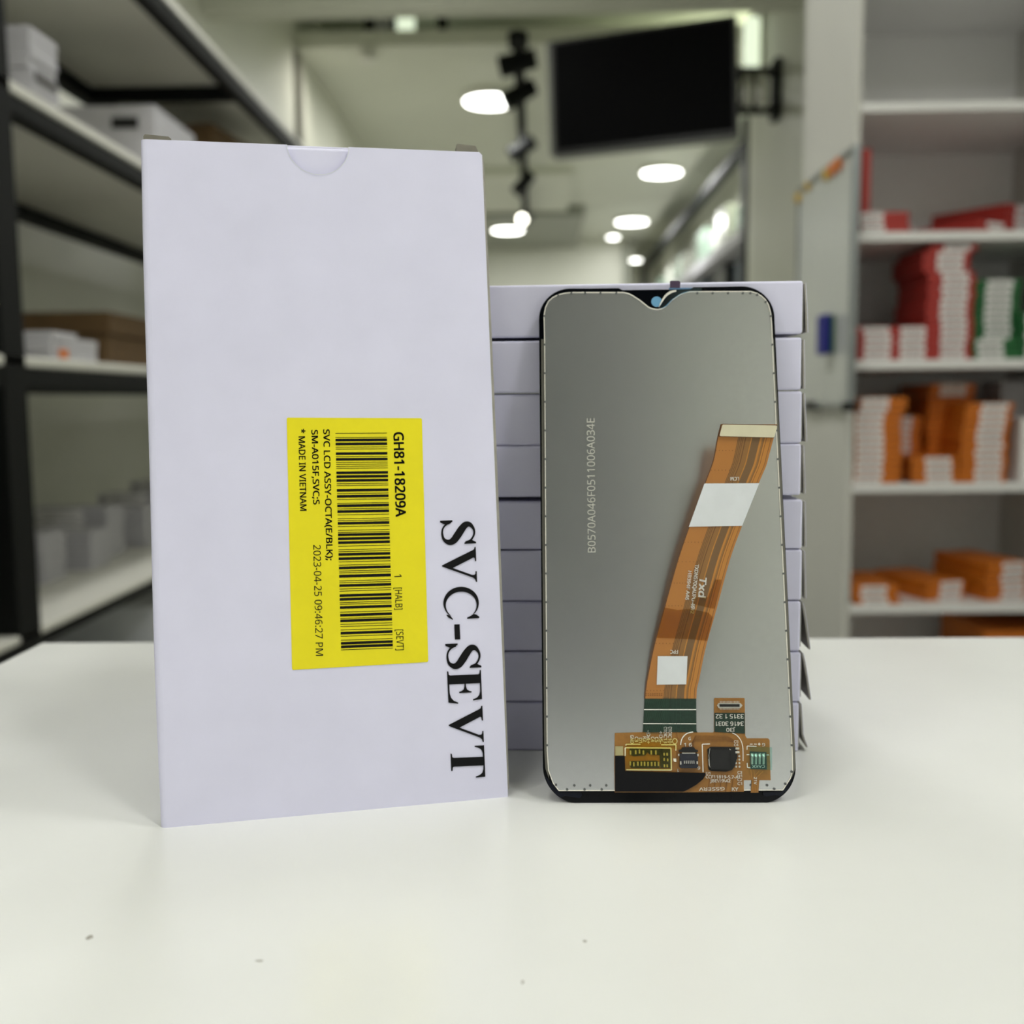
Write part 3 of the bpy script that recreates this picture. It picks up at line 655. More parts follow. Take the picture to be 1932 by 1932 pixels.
wd = {'S': .64, 'C': .945, 'V': 1.0, 'E': .905, 'T': .915, '-': .43}
def L7(x, y): return (820+x/3.119, 960+y/3.119)
spans = [('S',70,213),('V',228,438),('C',463,655),('-',683,772),('S',795,943),('E',957,1150),('V',1163,1380),('T',1400,1588)]
bm = new(); b0, b1 = L7(36, 70), L7(100, 1588); ln = 1588-70; dxy = ((b1[0]-b0[0]), (b1[1]-b0[1])); LL = math.hypot(*dxy); ux, uy = dxy[0]/LL, dxy[1]/LL
cap = 199/3.119
for ch, s0, s1 in spans:
    t0 = (s0-70)/ln*LL; t1 = (s1-70)/ln*LL
    for poly in glyph(ch):
        try: bm.faces.new([bm.verts.new(T2(b0[0]+ux*(t0+(t1-t0)*x/wd[ch])+uy*y*cap, b0[1]+uy*(t0+(t1-t0)*x/wd[ch])-ux*y*cap)) for x, y in poly])
        except ValueError: pass
o = obj('printed_lettering', bm, M['ink'], bb); o['label'] = 'large black serif lettering down the front'

# ================================================================== STACK OF NINE WHITE CARTONS
kx, ky, kyaw, bh = .07938, .31640, -.02425, .01567
edge_px = [1511.5, 1515, 1514.8, 1517.5, 1518.5, 1516, 1517.5, 1517, 1519.6]      # right end of each, from the bottom
flap_out = [.0010, .0026, .0024, .0007, .0005, .0007, .0009, .0004, .0009]
topy = [1329,1238,1140,1043,944,841,741,636.8,530.7]
SL, SD, SH_ = .178, .0905, bh-.00035
names = ['lowest box of the nine-box stack behind the screen, with curled flap', 'second box from bottom of the nine-box stack, its end flap sprung open', 'third box from bottom of the nine-box stack, its end flap sprung open',
         'fourth box from bottom of the nine-box stack', 'middle box of the nine-box stack', 'sixth box from bottom of the nine-box stack', 'third box from top of the nine-box stack', 'second box from top of the nine-box stack', 'topmost box of the nine-box stack behind the screen']
for i in range(9):
    xr = at(edge_px[i], topy[i]+45, 1, ky).x
    yw = kyaw + (.0, .004, -.003, .002, -.004, .003, -.002, .004, -.006)[i]
    lift = (0,0,0,0,0,.0004,.0002,.0002,.0009)[i]
    s = thing('white_carton', 'white carton, '+names[i], 'box', (xr, ky, T+i*bh+.00005+lift), yw, 'white cartons stacked behind the screen')
    hh = SH_ - (.0006 if i == 4 else .0)
    bm = new(); bx(bm, -SL, -.0007, 0, SD, 0, hh, .0007, 3); obj('carton_body', bm, M['card'], s)
    bm = new(); bx(bm, -.0010, -.0003, .0012, SD-.001, .0012, hh-.0012); e = obj('dust_flap', bm, M['card_in'], s); e['label'] = 'grey board flap closing the right end'
    fo = flap_out[i]; z1 = hh-.0006; z0 = .0004 if i else .0008
    # end flap: hinged at the top, springing outwards at the bottom
    bm = new(); pr = []
    for k in range(7):
        f = k/6; x = -.0006+fo*f**.8+.0002; z = z1+(z0-z1)*f
        if i == 0 and k >= 5: x += .0006*(k-4); z += .0004*(k-5)
        pr.append((x, z))
    prism(bm, [(x, .0008, z) for x, z in pr]+[(x+.0005, .0008, z) for x, z in reversed(pr)], (0, SD-.002, 0))
    e = obj('end_flap', bm, M['card_in'], s); e['label'] = 'raw grey inside of the end flap'
    bm = new(); prism(bm, [(x+.0005, .0008, z) for x, z in pr]+[(x+.00062, .0008, z) for x, z in reversed(pr)], (0, SD-.002, 0)); obj('flap_face', bm, M['card'], e)

# ================================================================== SCREEN MODULE
SW, SHh = .068, .1456
mwS = frame(.00171, .27523, -.00262, .27383); pS = placer(mwS)
sc = thing('phone_screen', 'grey backed phone display module leaning on the white carton stack', 'screen', mw=mwS)
def rrect(x0, x1, z0, z1, rb, rt, n=14):
    P = []
    for cx, cz, r, a in ((x1-rb, z0+rb, rb, -90), (x1-rt, z1-rt, rt, 0), (x0+rt, z1-rt, rt, 90), (x0+rb, z0+rb, rb, 180)):
        P += [(cx+r*math.cos(math.radians(a+90*k/n)), cz+r*math.sin(math.radians(a+90*k/n))) for k in range(n+1)]
    return P
e1, e2 = pS(1172, 546), pS(1305, 546)
P = rrect(0, SW, 0, SHh, .0098, .0092)
# earpiece recess in the top edge
top = [(e2.x+.0006, SHh), (e2.x-.0004, SHh-.0009), (e1.x+.0004, SHh-.0009), (e1.x-.0006, SHh)]
k = 2*15; P = P[:k]+top+P[k:]
bm = new(); prism(bm, [(x, 0.0005, z) for x, z in P], (0, .0013, 0), .0002); obj('cover_glass', bm, M['glass_black'], sc)
def pl(px, py, off=0.): p = pS(px, py, off); return (p.x, p.z)
plate_px = [(1054.5,1491.6),(1477,1490.6),(1491.5,1468),(1495.6,1453),(1494.6,1416),(1478,1078),(1466,834),(1456,612),(1454,589.4),(1450,575),(1444.4,565.7),(1437,558.5),(1427.6,553),(1416.4,549.7),(1302,550),(1291,552),(1282,556),(1268,565.7),(1255.7,578),(1248,582.5),(1239.8,583.8),(1231,582.5),(1223.6,579.6),(1208,567),(1193,557.3),(1185,553.5),(1176,551.7),(1078,551.7),(1065,553),(1053,556),(1043,561),(1035,568),(1029,580),(1026.5,595),(1027.5,640),(1029.5,1000),(1032.3,1415),(1034.8,1453.5),(1044,1478)]
bm = new(); prism(bm, [(x, -.0006, z) for x, z in (pl(*q, .0006) for q in plate_px)], (0, .0012, 0)); pt = obj('backlight_plate', bm, M['plate'], sc)
# rim along the plate, its bevel highlight painted in white
bm = new(); ring = [Vector((x, -.0007, z)) for x, z in (pl(*q, .0008) for q in plate_px)]
cen = Vector((SW/2, 0, SHh/2)); n = len(ring)
for i in range(n):
    a, b = ring[i], ring[(i+1) % n]; dv = (b-a).normalized(); nn = Vector((dv.z, 0, -dv.x)); nn = nn*.00012
    if (a+b).z/2 > .125 and 0.3 < (a.x/SW) < .7: nn = nn*1.2
    A = [a-nn, b-nn, b+nn, a+nn]
    lo = [bm.verts.new(p+Vector((0,.0003,0))) for p in A]; hi = [bm.verts.new(p-Vector((0,.00012,0))) for p in A]
    bm.faces.new(hi)
    for k in range(4): bm.faces.new((lo[k], lo[(k+1) % 4], hi[(k+1) % 4], hi[k]))
rim_o = obj('rim_and_highlight', bm, M['rim'], pt); rim_o['label'] = 'thin rim with its bevel highlight painted in'
# grey bezel rail between glass and plate, along both long sides
for pts in ([(1021,640),(1023,1000),(1027,1415),(1029,1450),(1036,1470),(1034.5,1453.5),(1032,1415),(1029.3,1000),(1027.2,640)], [(1459.5,640),(1471,834),(1483,1078),(1500,1416),(1500.5,1450),(1494,1467),(1495.9,1453),(1494.9,1416),(1478.3,1078),(1466.3,834),(1457.3,640)]):
    bm = new(); prism(bm, [(x, -.0001, z) for x, z in (pl(*q) for q in pts)], (0, .0007, 0)); obj('bezel_rail', bm, M['rail'], sc)
# dimples along the plate edge
bm = new()
def dimple(px, py, r=.00034):
    p = pS(px, py, .0009); cyl(bm, (p.x, -.00086, p.z), (p.x, -.0005, p.z), r, r, 12)
for y in range(596, 1440, 54):
    f = (y-612)/(1416-612); dimple(1027.4+5*f, y, .0003); dimple(1455.8+39*f, y, .0003)
for x in (1053,1078,1104,1133,1163,1316,1345,1374,1402,1416): dimple(x, 552.3 if x > 1060 else 557, .0003)
for (x, y) in ((1429,555.5),(1445,569)): dimple(x, y, .0003)
for (x, y) in ((1070,1489.5),(1103,1489.5),(1135.5,1489.5),(1083.6,1482),(1113.6,1482),(1144,1482),(1447.5,1481.5),(1461,1488.5),(1417,1481.5),(1482,1479),(1494,1456),(1049,1481)): dimple(x, y)
obj('edge_dimples', bm, M['dot'], pt)
# etched serial on the plate
bm = new(); letters(bm, 'B0570A046F0511006A034E', (1040+505/6.04, 760+1705/6.04), (1040+493/6.04, 760+175/6.04), 88/6.04, on(pS, .00072)); obj('etched_serial', bm, M['etched'], pt)
# notch: film, disc, painted curl highlight, pull tab
bm = new(); prism(bm, [(x, -.0001, z) for x, z in (pl(*q) for q in ((1180,547.5),(1302,547),(1290,551),(1280,556),(1266,565),(1254,577),(1240,582),(1224,578),(1209,566),(1194,556)))], (0, .0005, 0)); obj('camera_cutout', bm, M['glass_black'], sc)
bm = new(); q = pS(1239, 569, .0004); cyl(bm, (q.x, -.0004, q.z), (q.x, -.00015, q.z), .00155, .00155, 32); obj('camera_disc', bm, M['light_blue'], sc)
tabm = new()
prism(tabm, [tuple(pS(*q, .0010)) for q in ((1264,531),(1266,529.5),(1281,529.5),(1283.5,532),(1283,543),(1264,543))], (0, .0002, 0))
fl = new(); prism(fl, [tuple(pS(*q, .0010)) for q in ((1262,543),(1325,543),(1323,548),(1301,549),(1284,554.5),(1270,564),(1258,577),(1250,581),(1243,581),(1256,561),(1262,551))], (0, .0001, 0))
flo = obj('blue_film', fl, M['blue_film'], sc); tb_ = obj('pull_tab', tabm, M['purple'], flo); tb_['label'] = 'purple pull tab sticking up above the top edge'
bm = new(); crl = spline([(1243,580,.5),(1248,570,2.6),(1256,558,4.2),(1266,551,4.6),(1276,548.5,3.)], 6)
for a, b in zip(crl, crl[1:]):
    dx, dy = b[0]-a[0], b[1]-a[1]; l = math.hypot(dx, dy); nx, ny = -dy/l, dx/l
    patch(bm, [(a[0]+nx*a[2]/2, a[1]+ny*a[2]/2), (b[0]+nx*b[2]/2, b[1]+ny*b[2]/2), (b[0]-nx*b[2]/2, b[1]-ny*b[2]/2), (a[0]-nx*a[2]/2, a[1]-ny*a[2]/2)], on(pS, .0014))
o = obj('curl_highlight', bm, M['rim'], flo)
# corner film pieces at the bottom and the clear film below
for pts in (((1056,1494.5),(1097,1494.5),(1098,1501),(1094,1506),(1080,1504),(1066,1501.5),(1058,1505),(1046,1496),(1036,1482),(1028,1464),(1034,1469),(1042,1479)), ((1439,1494.5),(1474,1493),(1490,1472),(1494,1470),(1488,1487),(1474,1502),(1464,1500),(1446,1503),(1440,1500))):
    bm = new(); prism(bm, [tuple(pS(*q, 0.0)) for q in pts], (0, .0002, 0)); obj('corner_film', bm, mat('navy film', (14, 19, 32), .2, spec=.2, noise=.05), sc)
bm = new(); bx(bm, .0085, SW-.0085, .0018, .0021, -.0004, .02, .0001, 1); obj('protective_film', bm, M['clear_film'], sc)

# ---- main flex board
def lay(z): return on(pS, z)
Z1 = .0009
pcb = [(1160,1383),(1212,1381.5),(1213,1379),(1314,1379),(1316,1382),(1346,1382),(1347.4,1380),(1347.4,1318),(1349,1317),(1404,1317),(1405,1318),(1406,1388),(1409,1393),(1449,1393),(1452,1396),(1454,1472),(1403.3,1472),(1403.7,1494),(1289,1495),(1160,1495),(1159,1440)]
bm = new(); prism(bm, [tuple(pS(*q, Z1)) for q in pcb], (0, .0003, 0)); fx = obj('flex_board', bm, M['pcb'], sc)
bm = new(); prism(bm, [tuple(pS(*q, Z1+.0001)) for q in ((1418.5,1470),(1433,1470),(1431,1495.5),(1416.7,1495.5))], (0, .0003, 0)); tail = obj('flex_tail', bm, M['pcb'], fx)
bm = new()
for k in range(4): seg(bm, (1420.5+k*3.1, 1473), (1419+k*3.1, 1494), .8, lay(Z1+.0003))
path(bm, [(1416.5,1452),(1418,1466),(1420,1472)], .8, lay(Z1+.0003)); path(bm, [(1422,1452),(1423.5,1466)], .8, lay(Z1+.0003)); path(bm, [(1432,1455),(1425,1463),(1425,1470)], .8, lay(Z1+.0003)); path(bm, [(1440,1455),(1428.5,1466)], .8, lay(Z1+.0003))
obj('tail_tracks', bm, M['pcb_light'], tail)
# green coverlay
bm = new(); prism(bm, [tuple(pS(*q, Z1+.00015)) for q in ((1216.5,1314.5),(1313.5,1314.5),(1314,1379),(1316,1381.5),(1213,1381.5))], (0, .0002, 0)); gr = obj('green_coverlay', bm, M['green'], fx)
bm = new(); prism(bm, [tuple(pS(*q, Z1+.00015)) for q in ((1348,1345),(1405,1345),(1405.5,1384),(1348,1381))], (0, .0002, 0)); gr2 = obj('green_coverlay', bm, M['green'], fx)
bm = new(); S1 = lay(Z1+.00028)
seg(bm, (1215,1338.8), (1313.5,1338.8), 1.7, S1); seg(bm, (1213.5,1365.2), (1313.5,1365.6), 1.7, S1)
obj('white_stripes', bm, M['silk'], gr)
bm = new()
for x in (1251,1254,1257,1260,1268,1271,1276,1284): seg(bm, (x,1315), (x,1378), .6, S1)
for yy in (1318,1341,1368):
    for k in range(9):
        seg(bm, (1218+k*4, yy), (1222+k*4, yy+17), .4, S1); seg(bm, (1222+k*4, yy), (1218+k*4, yy+17), .4, S1)
obj('faint_tracks', bm, mat('green track', (44, 76, 58), .4, noise=.05), gr)
bm = new()
letters(bm, '3315 1 32', (1403,1347.5), (1350.5,1347.5), 8.0, S1, .02, font=MONO); letters(bm, '3416 3031', (1403,1361.5), (1351,1361.5), 8.0, S1, .02, font=MONO); letters(bm, 'J30', (1387,1373.6), (1370.5,1373.6), 7.0, S1, .02, font=MONO)
obj('board_text', bm, M['silk'], gr2)
# silkscreen and tracks on the amber board
def L2(x, y): return (1150+x/9.66, 1370+y/9.66)
def L3(x, y): return (1330+x/9.66, 1370+y/9.66)
S2 = lay(Z1+.00025)
bm = new()
for s, x, y0, y1 in (('GND',380,165,315),('C3',462,195,285),('D1',535,215,300),('R2',612,190,285),('-D4+',680,80,320),('C4',757,195,285),('C5',830,200,290),('+D5-',905,90,320),('C11',990,15,80),('C14',1075,100,160),('C13',990,165,310),('C10',1072,165,310)):
    letters(bm, s, L2(x, y0), L2(x, y1), 6.2, S2, 0.028, font=MONO)
for c in ('C11','C14'): pass
letters(bm, 'C11', L2(1075,15), L2(1075,80), 6.2, S2, 0.028, font=MONO); letters(bm, 'C14', L2(990,100), L2(990,160), 6.2, S2, 0.028, font=MONO)
path(bm, [L2(*q) for q in ((300,355),(300,330),(565,330))], 1.8, S2); path(bm, [L2(*q) for q in ((940,340),(1210,340),(1210,445))], 1.8, S2)
path(bm, [L2(*q) for q in ((285,545),(285,395),(1120,400),(1128,800),(305,795))], 2.0, S2)
path(bm, [L2(1190+42*math.cos(a), 275+48*math.sin(a)) for a in [2*PI*i/20 for i in range(21)]], 1.2, S2)
path(bm, [L2(*q) for q in spline([(1295,345),(1310,260),(1350,185),(1420,130),(1525,105)], 5)], 1.9, S2)
path(bm, [L2(*q) for q in ((1705,840),(1690,330),(1830,325))], 1.9, S2)
patch(bm, [L2(*q) for q in ((1160,590),(1215,590),(1218,650),(1195,655),(1170,640))], S2)
letters(bm, 'G', L2(1440,255), L2(1480,255), 6.0, S2, .022, font=MONO); letters(bm, '1 6', L2(1360,370), L2(1500,372), 6.4, S2, 0.028, font=MONO)
letters(bm, '1', L2(1262,780), L2(1240,780), 5.6, S2, .022, font=MONO); letters(bm, '9', L2(1605,793), L2(1650,793), 6.4, S2, .022, font=MONO)
path(bm, [L3(*q) for q in spline([(500,125),(570,160),(640,235),(680,330),(693,430),(695,635)], 5)], 1.5, S2)
for k, (a, b) in enumerate((((820,328),(870,328)),((895,328),(945,328)),((965,328),(1012,328)),((988,303),(988,352)))): seg(bm, L3(*a), L3(*b), 1.5, S2)
letters(bm, 'G', L3(1095,312), L3(1045,312), 5.6, S2, .022, font=MONO)
path(bm, [L3(*q) for q in ((768,430),(768,362),(940,368))], 1.6, S2); path(bm, [L3(*q) for q in ((770,670),(775,755),(830,760))], 1.6, S2); seg(bm, L3(760,520), L3(810,520), 1.5, S2); seg(bm, L3(1120,525), L3(1170,525), 1.2, S2)
letters(bm, 'CCF11819-5.7-A1', (1331.5,1468.3), (1396,1469), 5.6, S2, 0.024, font=MONO); letters(bm, 'JBE\\19\\42', (1340,1476), (1378,1476), 5.6, S2, 0.024, font=MONO); letters(bm, 'U1', (1332,1461.5), (1340,1461.5), 5, S2, .022, font=MONO)
letters(bm, 'KY', (1381,1492), (1393,1492), 6.5, S2, .022, font=MONO); letters(bm, 'G5SERV', (1367,1485), (1319,1486), 6, S2, .022, font=MONO)
for s, y in (('C3',1455),('D1',1461.5),('C2',1468.5),('C1',1476)): letters(bm, s, (1391.5,y+5), (1400,y+5), 5, S2, .022, font=MONO)
letters(bm, 'C5', (1385,1401.5), (1393,1401.5), 4.6, S2, .022, font=MONO); letters(bm, 'C4', (1385,1407.5), (1393,1407.5), 4.6, S2, .022, font=MONO)
letters(bm, '21V', L3(893,930), L3(893,1062), 5.4, lay(Z1+.00035), 0.028, font=MONO)
obj('silkscreen_marks', bm, M['silk'], fx)
bm = new()
for k in range(5):
    o_ = k*2.6; path(bm, [(1303+o_*.5,1424-o_),(1303+o_*.5,1404-o_*.6),(1312,1392-o_*.9+6),(1370,1392-o_*.9+6),(1384,1400-o_*.4)], .55, lay(Z1+.0002))
path(bm, [(1232,1407),(1222,1414)], .6, lay(Z1+.0002)); path(bm, [(1271,1407),(1277,1414),(1277,1432)], .6, lay(Z1+.0002)); path(bm, [(1276,1380),(1278,1392),(1283,1398)], .7, lay(Z1+.0002))
for k in range(6): seg(bm, (1340+k*11, 1460), (1336+k*11, 1494), .8, lay(Z1+.0002))
obj('board_tracks', bm, M['pcb_dark'], fx)
# component bank under yellow tape
bm = new()
for pts in (((1188,1412),(1216,1412),(1222,1418),(1218,1425),(1195,1427),(1187,1423)), ((1187,1436),(1240,1435),(1245,1442),(1244,1449),(1190,1449)), ((1216,1413),(1250,1413),(1251,1425),(1226,1424)), ((1244,1412),(1265,1414),(1265,1449),(1246,1449))): patch(bm, pts, lay(Z1+.00022))
obj('coating_patches', bm, mat('dark coating', (40, 42, 26), .5, noise=.15, scale=900), fx)
comps = [(380,480),(473,475),(542,462),(615,480),(757,480),(840,480),(992,512),(1045,512),(992,605),(1055,615),(997,722),(1047,722),(375,680),(440,695),(513,685),(577,685),(636,687),(698,690),(765,690),(825,690),(888,690)]
for (x, y) in comps:
    bm = new(); w, h = 14, 38
    if x > 960: h = 26
    p0 = pS(*L2(x-w, y+h), Z1); p1 = pS(*L2(x+w, y-h), Z1)
    bx(bm, p0.x, p1.x, -Z1-.0006, -Z1-.0001, p0.z, p1.z, .00006, 1); obj('solder_component', bm, M['gold'], fx)
bm = new(); patch(bm, [L2(*q) for q in ((300,310),(300,800),(1135,805),(1135,395),(1235,440),(1235,225),(380,225),(380,310))], lay(Z1+.0012)); obj('yellow_tape', bm, M['yellow_film'], fx)
bm = new(); p0 = pS(*L2(105,535), Z1); p1 = pS(*L2(245,365), Z1); bx(bm, p0.x, p1.x, -Z1-.0003, -Z1-.00005, p0.z, p1.z); obj('gold_pad', bm, M['gold'], fx)
bm = new(); prism(bm, [tuple(pS(*q, Z1+.0006)) for q in ((1160.4,1426.6),(1178.8,1426.6),(1179.7,1455),(1331,1458.5),(1331,1462),(1326.7,1470),(1313,1481),(1295.6,1491),(1289,1493.5),(1160.6,1493.5))], (0, .0003, 0)); o = obj('black_tape', bm, M['black_film'], sc)
# small connector
def slab(name, pts, z0, z1, mt, parent, bev=.0): 
    bm = new(); prism(bm, [tuple(pS(*q, Z1+z1)) for q in pts], (0, z1-z0, 0), bev); return obj(name, bm, mt, parent)
cn = slab('flex_connector', [L2(*q) for q in ((1285,500),(1610,500),(1615,740),(1590,768),(1305,768),(1280,740))], 0, .0011, M['conn'], fx, .0001)
slab('latch', [L2(*q) for q in ((1330,385),(1545,385),(1560,420),(1615,440),(1610,470),(1270,470),(1265,440),(1320,420))], 0, .0009, M['chip'], cn)
bm = new(); seg(bm, L2(1320,492), L2(1563,492), 1.6, lay(Z1+.00115)); 
for k in range(6): seg(bm, L2(1362+k*35,628), L2(1366+k*35,685), 1.5, lay(Z1+.00118))
for a, b in (((1262,505),(1262,545)),((1295,640),(1300,700)),((1598,640),(1600,690)),((1612,505),(1612,550))): seg(bm, L2(*a), L2(*b), 2.6, lay(Z1+.00118))
obj('pins', bm, M['steel'], cn)
bm = new()
for k in range(6): seg(bm, L2(1362+k*35,690), L2(1362+k*35,712), 2.0, lay(Z1+.00118))
obj('pin_slots', bm, M['black_box'], cn)
# driver chip
ch = slab('driver_chip', [(1341,1409),(1388,1409.5),(1391,1412),(1391,1430),(1386,1446),(1381,1453),(1370,1456),(1342,1455),(1337,1452),(1335,1414)], 0, .0005, M['black_box'], fx)
slab('chip_body', [(1341,1413),(1374.5,1413),(1377,1416),(1377.5,1449),(1374,1452),(1343,1452),(1340.5,1449),(1339.5,1416)], .0004, .0013, M['chip'], ch, .0002)
bm = new()
for pts in (((1339.5,1412),(1337.5,1425),(1339,1445)), ((1337,1432),(1338,1444),(1340.5,1448)), ((1376,1413),(1379,1415))): path(bm, pts, .8, lay(Z1+.0016))
obj('glue_glints', bm, M['steel'], ch)
bm = new()
for (x0,x1,y) in ((1387,1394,1412),(1387,1394.5,1419)):
    p0 = pS(x0,y+2,Z1); p1 = pS(x1,y-2,Z1); bx(bm, p0.x, p1.x, -Z1-.0006, -Z1-.0001, p0.z, p1.z, .00005, 1)
for r in range(4):
    for c in range(2):
        p = pS(1388+c*6.4+r*.15, 1426.5+r*6.6, Z1); cyl(bm, (p.x,-Z1-.0004,p.z), (p.x,-Z1-.0001,p.z), .00026, .0003, 10)
obj('solder_pads', bm, M['steel'], fx)
# teal tape with four solder joints
bm = new()
for k in range(4):
    x = 1418.7+k*7.1; p0 = pS(x,1442,Z1); p1 = pS(x,1421,Z1)
    cyl(bm, (p0.x,-Z1-.0002,p0.z), (p1.x,-Z1-.0002,p1.z), .00032, .00042, 10); q = pS(x,1427,Z1); cyl(bm, (q.x,-Z1-.0007,q.z-.0002), (q.x,-Z1-.0002,q.z+.0003), .0003, .0005, 10)
obj('solder_joints', bm, M['steel'], fx)
bm = new(); letters(bm, 'CAKK', (1443,1443.5), (1419,1443.5), 5, lay(Z1+.00026), .02, font=MONO); obj('joint_text', bm, M['silk'], fx)
bm = new(); patch(bm, [(1414,1408.5),(1456.5,1410),(1456.5,1453),(1415,1451)], lay(Z1+.0014)); obj('teal_tape', bm, M['teal_film'], fx)
bm = new(); patch(bm, [(1414.5,1417.5),(1446,1419),(1447,1452),(1416,1450.5)], lay(Z1+.00021)); obj('solder_mask', bm, mat('dark teal mask', (18, 60, 54), .4, noise=.1, scale=700), fx)
# board-to-board connector on the tab
b2 = slab('board_connector', [(1353,1331),(1356,1326.5),(1397,1326.5),(1401,1331),(1397,1336),(1356,1336)], 0, .0005, M['steel'], fx)
slab('socket', [(1358,1328.5),(1395.5,1328.5),(1395.5,1333.5),(1358,1333.5)], .0004, .0009, M['chip'], b2)
bm = new()
for k in range(14):
    x = 1359+k*2.7; seg(bm, (x,1322.5), (x,1326.5), 1.2, lay(Z1+.0006)); seg(bm, (x,1334.5), (x,1339), 1.2, lay(Z1+.0006))
obj('contact_pins', bm, M['steel'], b2)

# ---- long ribbon cable, lifting away from the plate towards its upper end
def offy(y): return .0011 if y >= 1318 else (.0011+(1318-y)/28*.0006 if y > 1290 else .0017+(1290-y)/490*.0130)
def pc(dz): return lambda x, y: pS(x, y, offy(y)+dz)
rows = [(1318,1215.5,1314),(1306,1216.5,1314.5),(1296,1218,1315.5),(1280,1220.5,1319.5),(1220,1232.8,1332),(1145,1253,1353),(1060,1277,1376),(1003,1296,1396),(912,1329,1431.5),(879,1341.5,1445.5),(859,1347,1451),(826,1353,1459.8),(800.5,1359.5,1466.5)]
rows = spline(rows, 6)
mt = bpy.data.materials.new('amber ribbon cable'); mt.use_nodes = True; nt = mt.node_tree; b = nt.nodes['Principled BSDF']; b.inputs['Roughness'].default_value = .36
uvn = nt.nodes.new('ShaderNodeUVMap'); sx = nt.nodes.new('ShaderNodeSeparateXYZ'); nt.links.new(uvn.outputs['UV'], sx.inputs[0])
rp = nt.nodes.new('ShaderNodeValToRGB'); cr = rp.color_ramp; cr.interpolation = 'CONSTANT'
A_, B_, C_, D_, E_ = lin((176,116,50)), lin((92,56,24)), lin((142,100,48)), lin((116,86,50)), lin((186,124,48))
stops = [(0,B_),(.018,A_),(.37,B_),(.378,C_),(.398,B_),(.406,C_),(.426,B_),(.434,C_),(.454,B_),(.462,C_),(.50,B_),(.508,C_),(.60,E_),(.618,D_),(.76,E_),(.80,C_),(.83,B_),(.838,E_),(.87,B_),(.878,E_),(.95,B_),(.96,A_)]
while len(cr.elements) > 1: cr.elements.remove(cr.elements[-1])
cr.elements[0].position = 0; cr.elements[0].color = stops[0][1]
for p_, c_ in stops[1:]:
    e = cr.elements.new(p_); e.color = c_
nt.links.new(sx.outputs['X'], rp.inputs['Fac']); nt.links.new(rp.outputs['Color'], b.inputs['Base Color'])
bm = new(); uvl = bm.loops.layers.uv.new('UVMap'); grid = []
NC = 6
for (y, xl, xr) in rows:
    f_ = []
    for k in range(NC+1):
        x = xl+(xr-xl)*k/NC
        f_.append(bm.verts.new(pc(0)(x, y+ (k/NC)*0)))
    grid.append(f_)
bmf = []
for i in range(len(grid)-1):
    for k in range(NC):
        f = bm.faces.new((grid[i][k], grid[i][k+1], grid[i+1][k+1], grid[i+1][k]))
        for lp, (uu, vv) in zip(f.loops, ((k/NC, i), ((k+1)/NC, i), ((k+1)/NC, i+1), (k/NC, i+1))): lp[uvl].uv = (uu, vv/len(grid))
        bmf.append(f)
# thickness
bk_ = [[bm.verts.new(v.co+Vector((0, .00018, 0))) for v in r] for r in grid]
for i in range(len(grid)-1):
    for k in range(NC):
        f = bm.faces.new((bk_[i][k], bk_[i+1][k], bk_[i+1][k+1], bk_[i][k+1]))
        for lp in f.loops: lp[uvl].uv = (.2, .5)
    for s in (0, NC):
        f = bm.faces.new((grid[i][s], grid[i+1][s], bk_[i+1][s], bk_[i][s]))
        for lp in f.loops: lp[uvl].uv = (.005, .5)
rb = obj('ribbon_cable', bm, mt, sc)
for p in rb.data.polygons: p.use_smooth = False
def C2(x, y): return (1180+x/6.0375, 780+y/6.0375)
def C3(x, y): return (1180+x/6.44, 1040+y/6.44)
bm = new(); patch(bm, [C2(*q) for q in ((900,798),(1525,795),(1330,1280),(722,1292))], pc(.0002)); o = obj('white_sticker', bm, M['paper'], rb); o['label'] = 'slanted white sticker across the cable'
bm = new(); patch(bm, [C3(*q) for q in ((393,1275),(755,1275),(740,1618),(380,1622))], pc(.0002)); o = obj('white_sticker', bm, M['paper'], rb); o['label'] = 'square white sticker low on the cable'
bm = new(); prism(bm, [tuple(pc(.0005)(*C2(*q))) for q in ((1095,118),(1728,128),(1730,140),(1690,275),(1062,262),(1085,140))], (0, .0003, 0)); o = obj('stiffener_base', bm, M['pcb_dark'], rb)
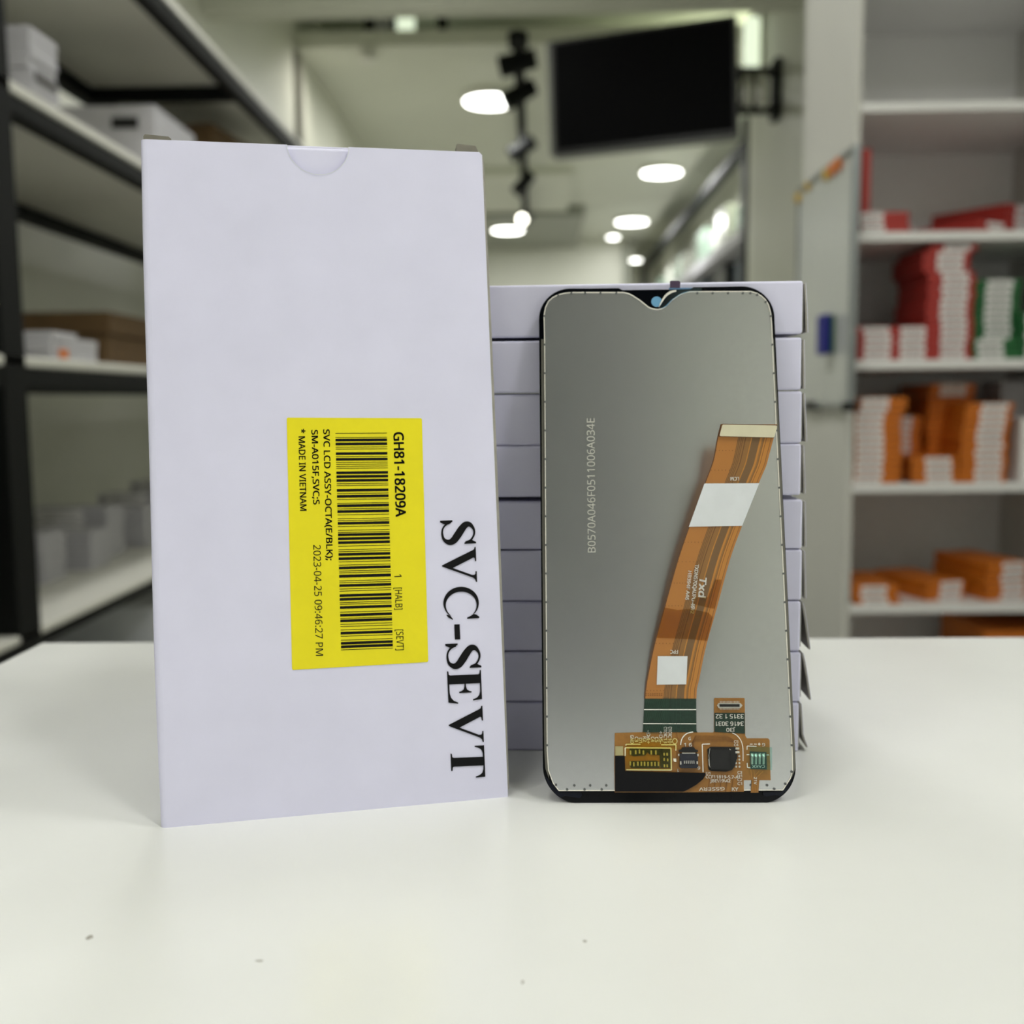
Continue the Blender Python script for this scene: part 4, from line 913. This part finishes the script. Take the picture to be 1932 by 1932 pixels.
bm = new(); prism(bm, [tuple(pc(.0008)(*C2(*q))) for q in ((1115,127),(1720,137),(1729,150),(1700,262),(1685,272),(1085,258),(1075,245),(1103,135))], (0, .0003, 0)); obj('stiffener', bm, M['cream'], o)
bm = new(); P3 = pc(.00022)
letters(bm, 'LCM', C2(1293,725), C2(1197,725), 6.4, P3, 0.028, font=MONO); letters(bm, 'FPC', C3(638,1200), C3(545,1200), 6.8, P3, 0.028, font=MONO)
letters(bm, 'TXDN570QAUPU-46V2', C3(848,160), C3(790,755), 6.6, P3, 0.028, font=MONO); letters(bm, 'HB394F A46', C3(765,238), C3(728,588), 6.4, P3, 0.028, font=MONO)
obj('cable_text', bm, M['silk'], rb)
bm = new(); letters(bm, 'Txd', C3(905,310), C3(888,550), 12.5, P3, .035, .15); obj('maker_logo', bm, M['silk'], rb)
bm = new()
for y, x0, x1 in ((850,1351,1382),(887,1342,1376),(1023,1292,1324),(1060,1280,1316),(1100,1267,1293),(1143,1256,1286),(1214,1238,1270),(1303,1221,1252)):
    for k in range(6):
        x = x0+(x1-x0)*k/5; patch(bm, [(x-.7,y-.6),(x+.7,y-.6),(x+.7,y+.6),(x-.7,y+.6)], P3)
for k in range(8):
    for r in range(2): patch(bm, [(1219+k*4.2,1309+r*3-.9),(1220.6+k*4.2,1309+r*3),(1219+k*4.2,1309+r*3+.9),(1217.4+k*4.2,1309+r*3)], P3)
obj('via_dots', bm, M['pcb_dark'], rb)
bm = new(); patch(bm, [C3(*q) for q in ((470,685),(640,715),(780,700),(1005,745),(1065,800),(995,1090),(800,1070),(600,1060),(380,1055))], pc(.0003))
patch(bm, [C3(*q) for q in ((1090,345),(1170,345),(1085,700),(1020,690),(820,640),(850,560),(1000,560))], pc(.0003)); obj('amber_tape', bm, M['kapton'], rb)

# ================================================================== VIEW
SC.view_settings.view_transform = 'Standard'; SC.view_settings.look = 'None'
SC.view_settings.exposure = 0.08; SC.view_settings.gamma = 1.0; SC.view_settings.use_curve_mapping = False
w = bpy.data.worlds.new('world'); SC.world = w; w.use_nodes = True
w.node_tree.nodes['Background'].inputs[0].default_value = (.9, .95, .9, 1); w.node_tree.nodes['Background'].inputs[1].default_value = .05
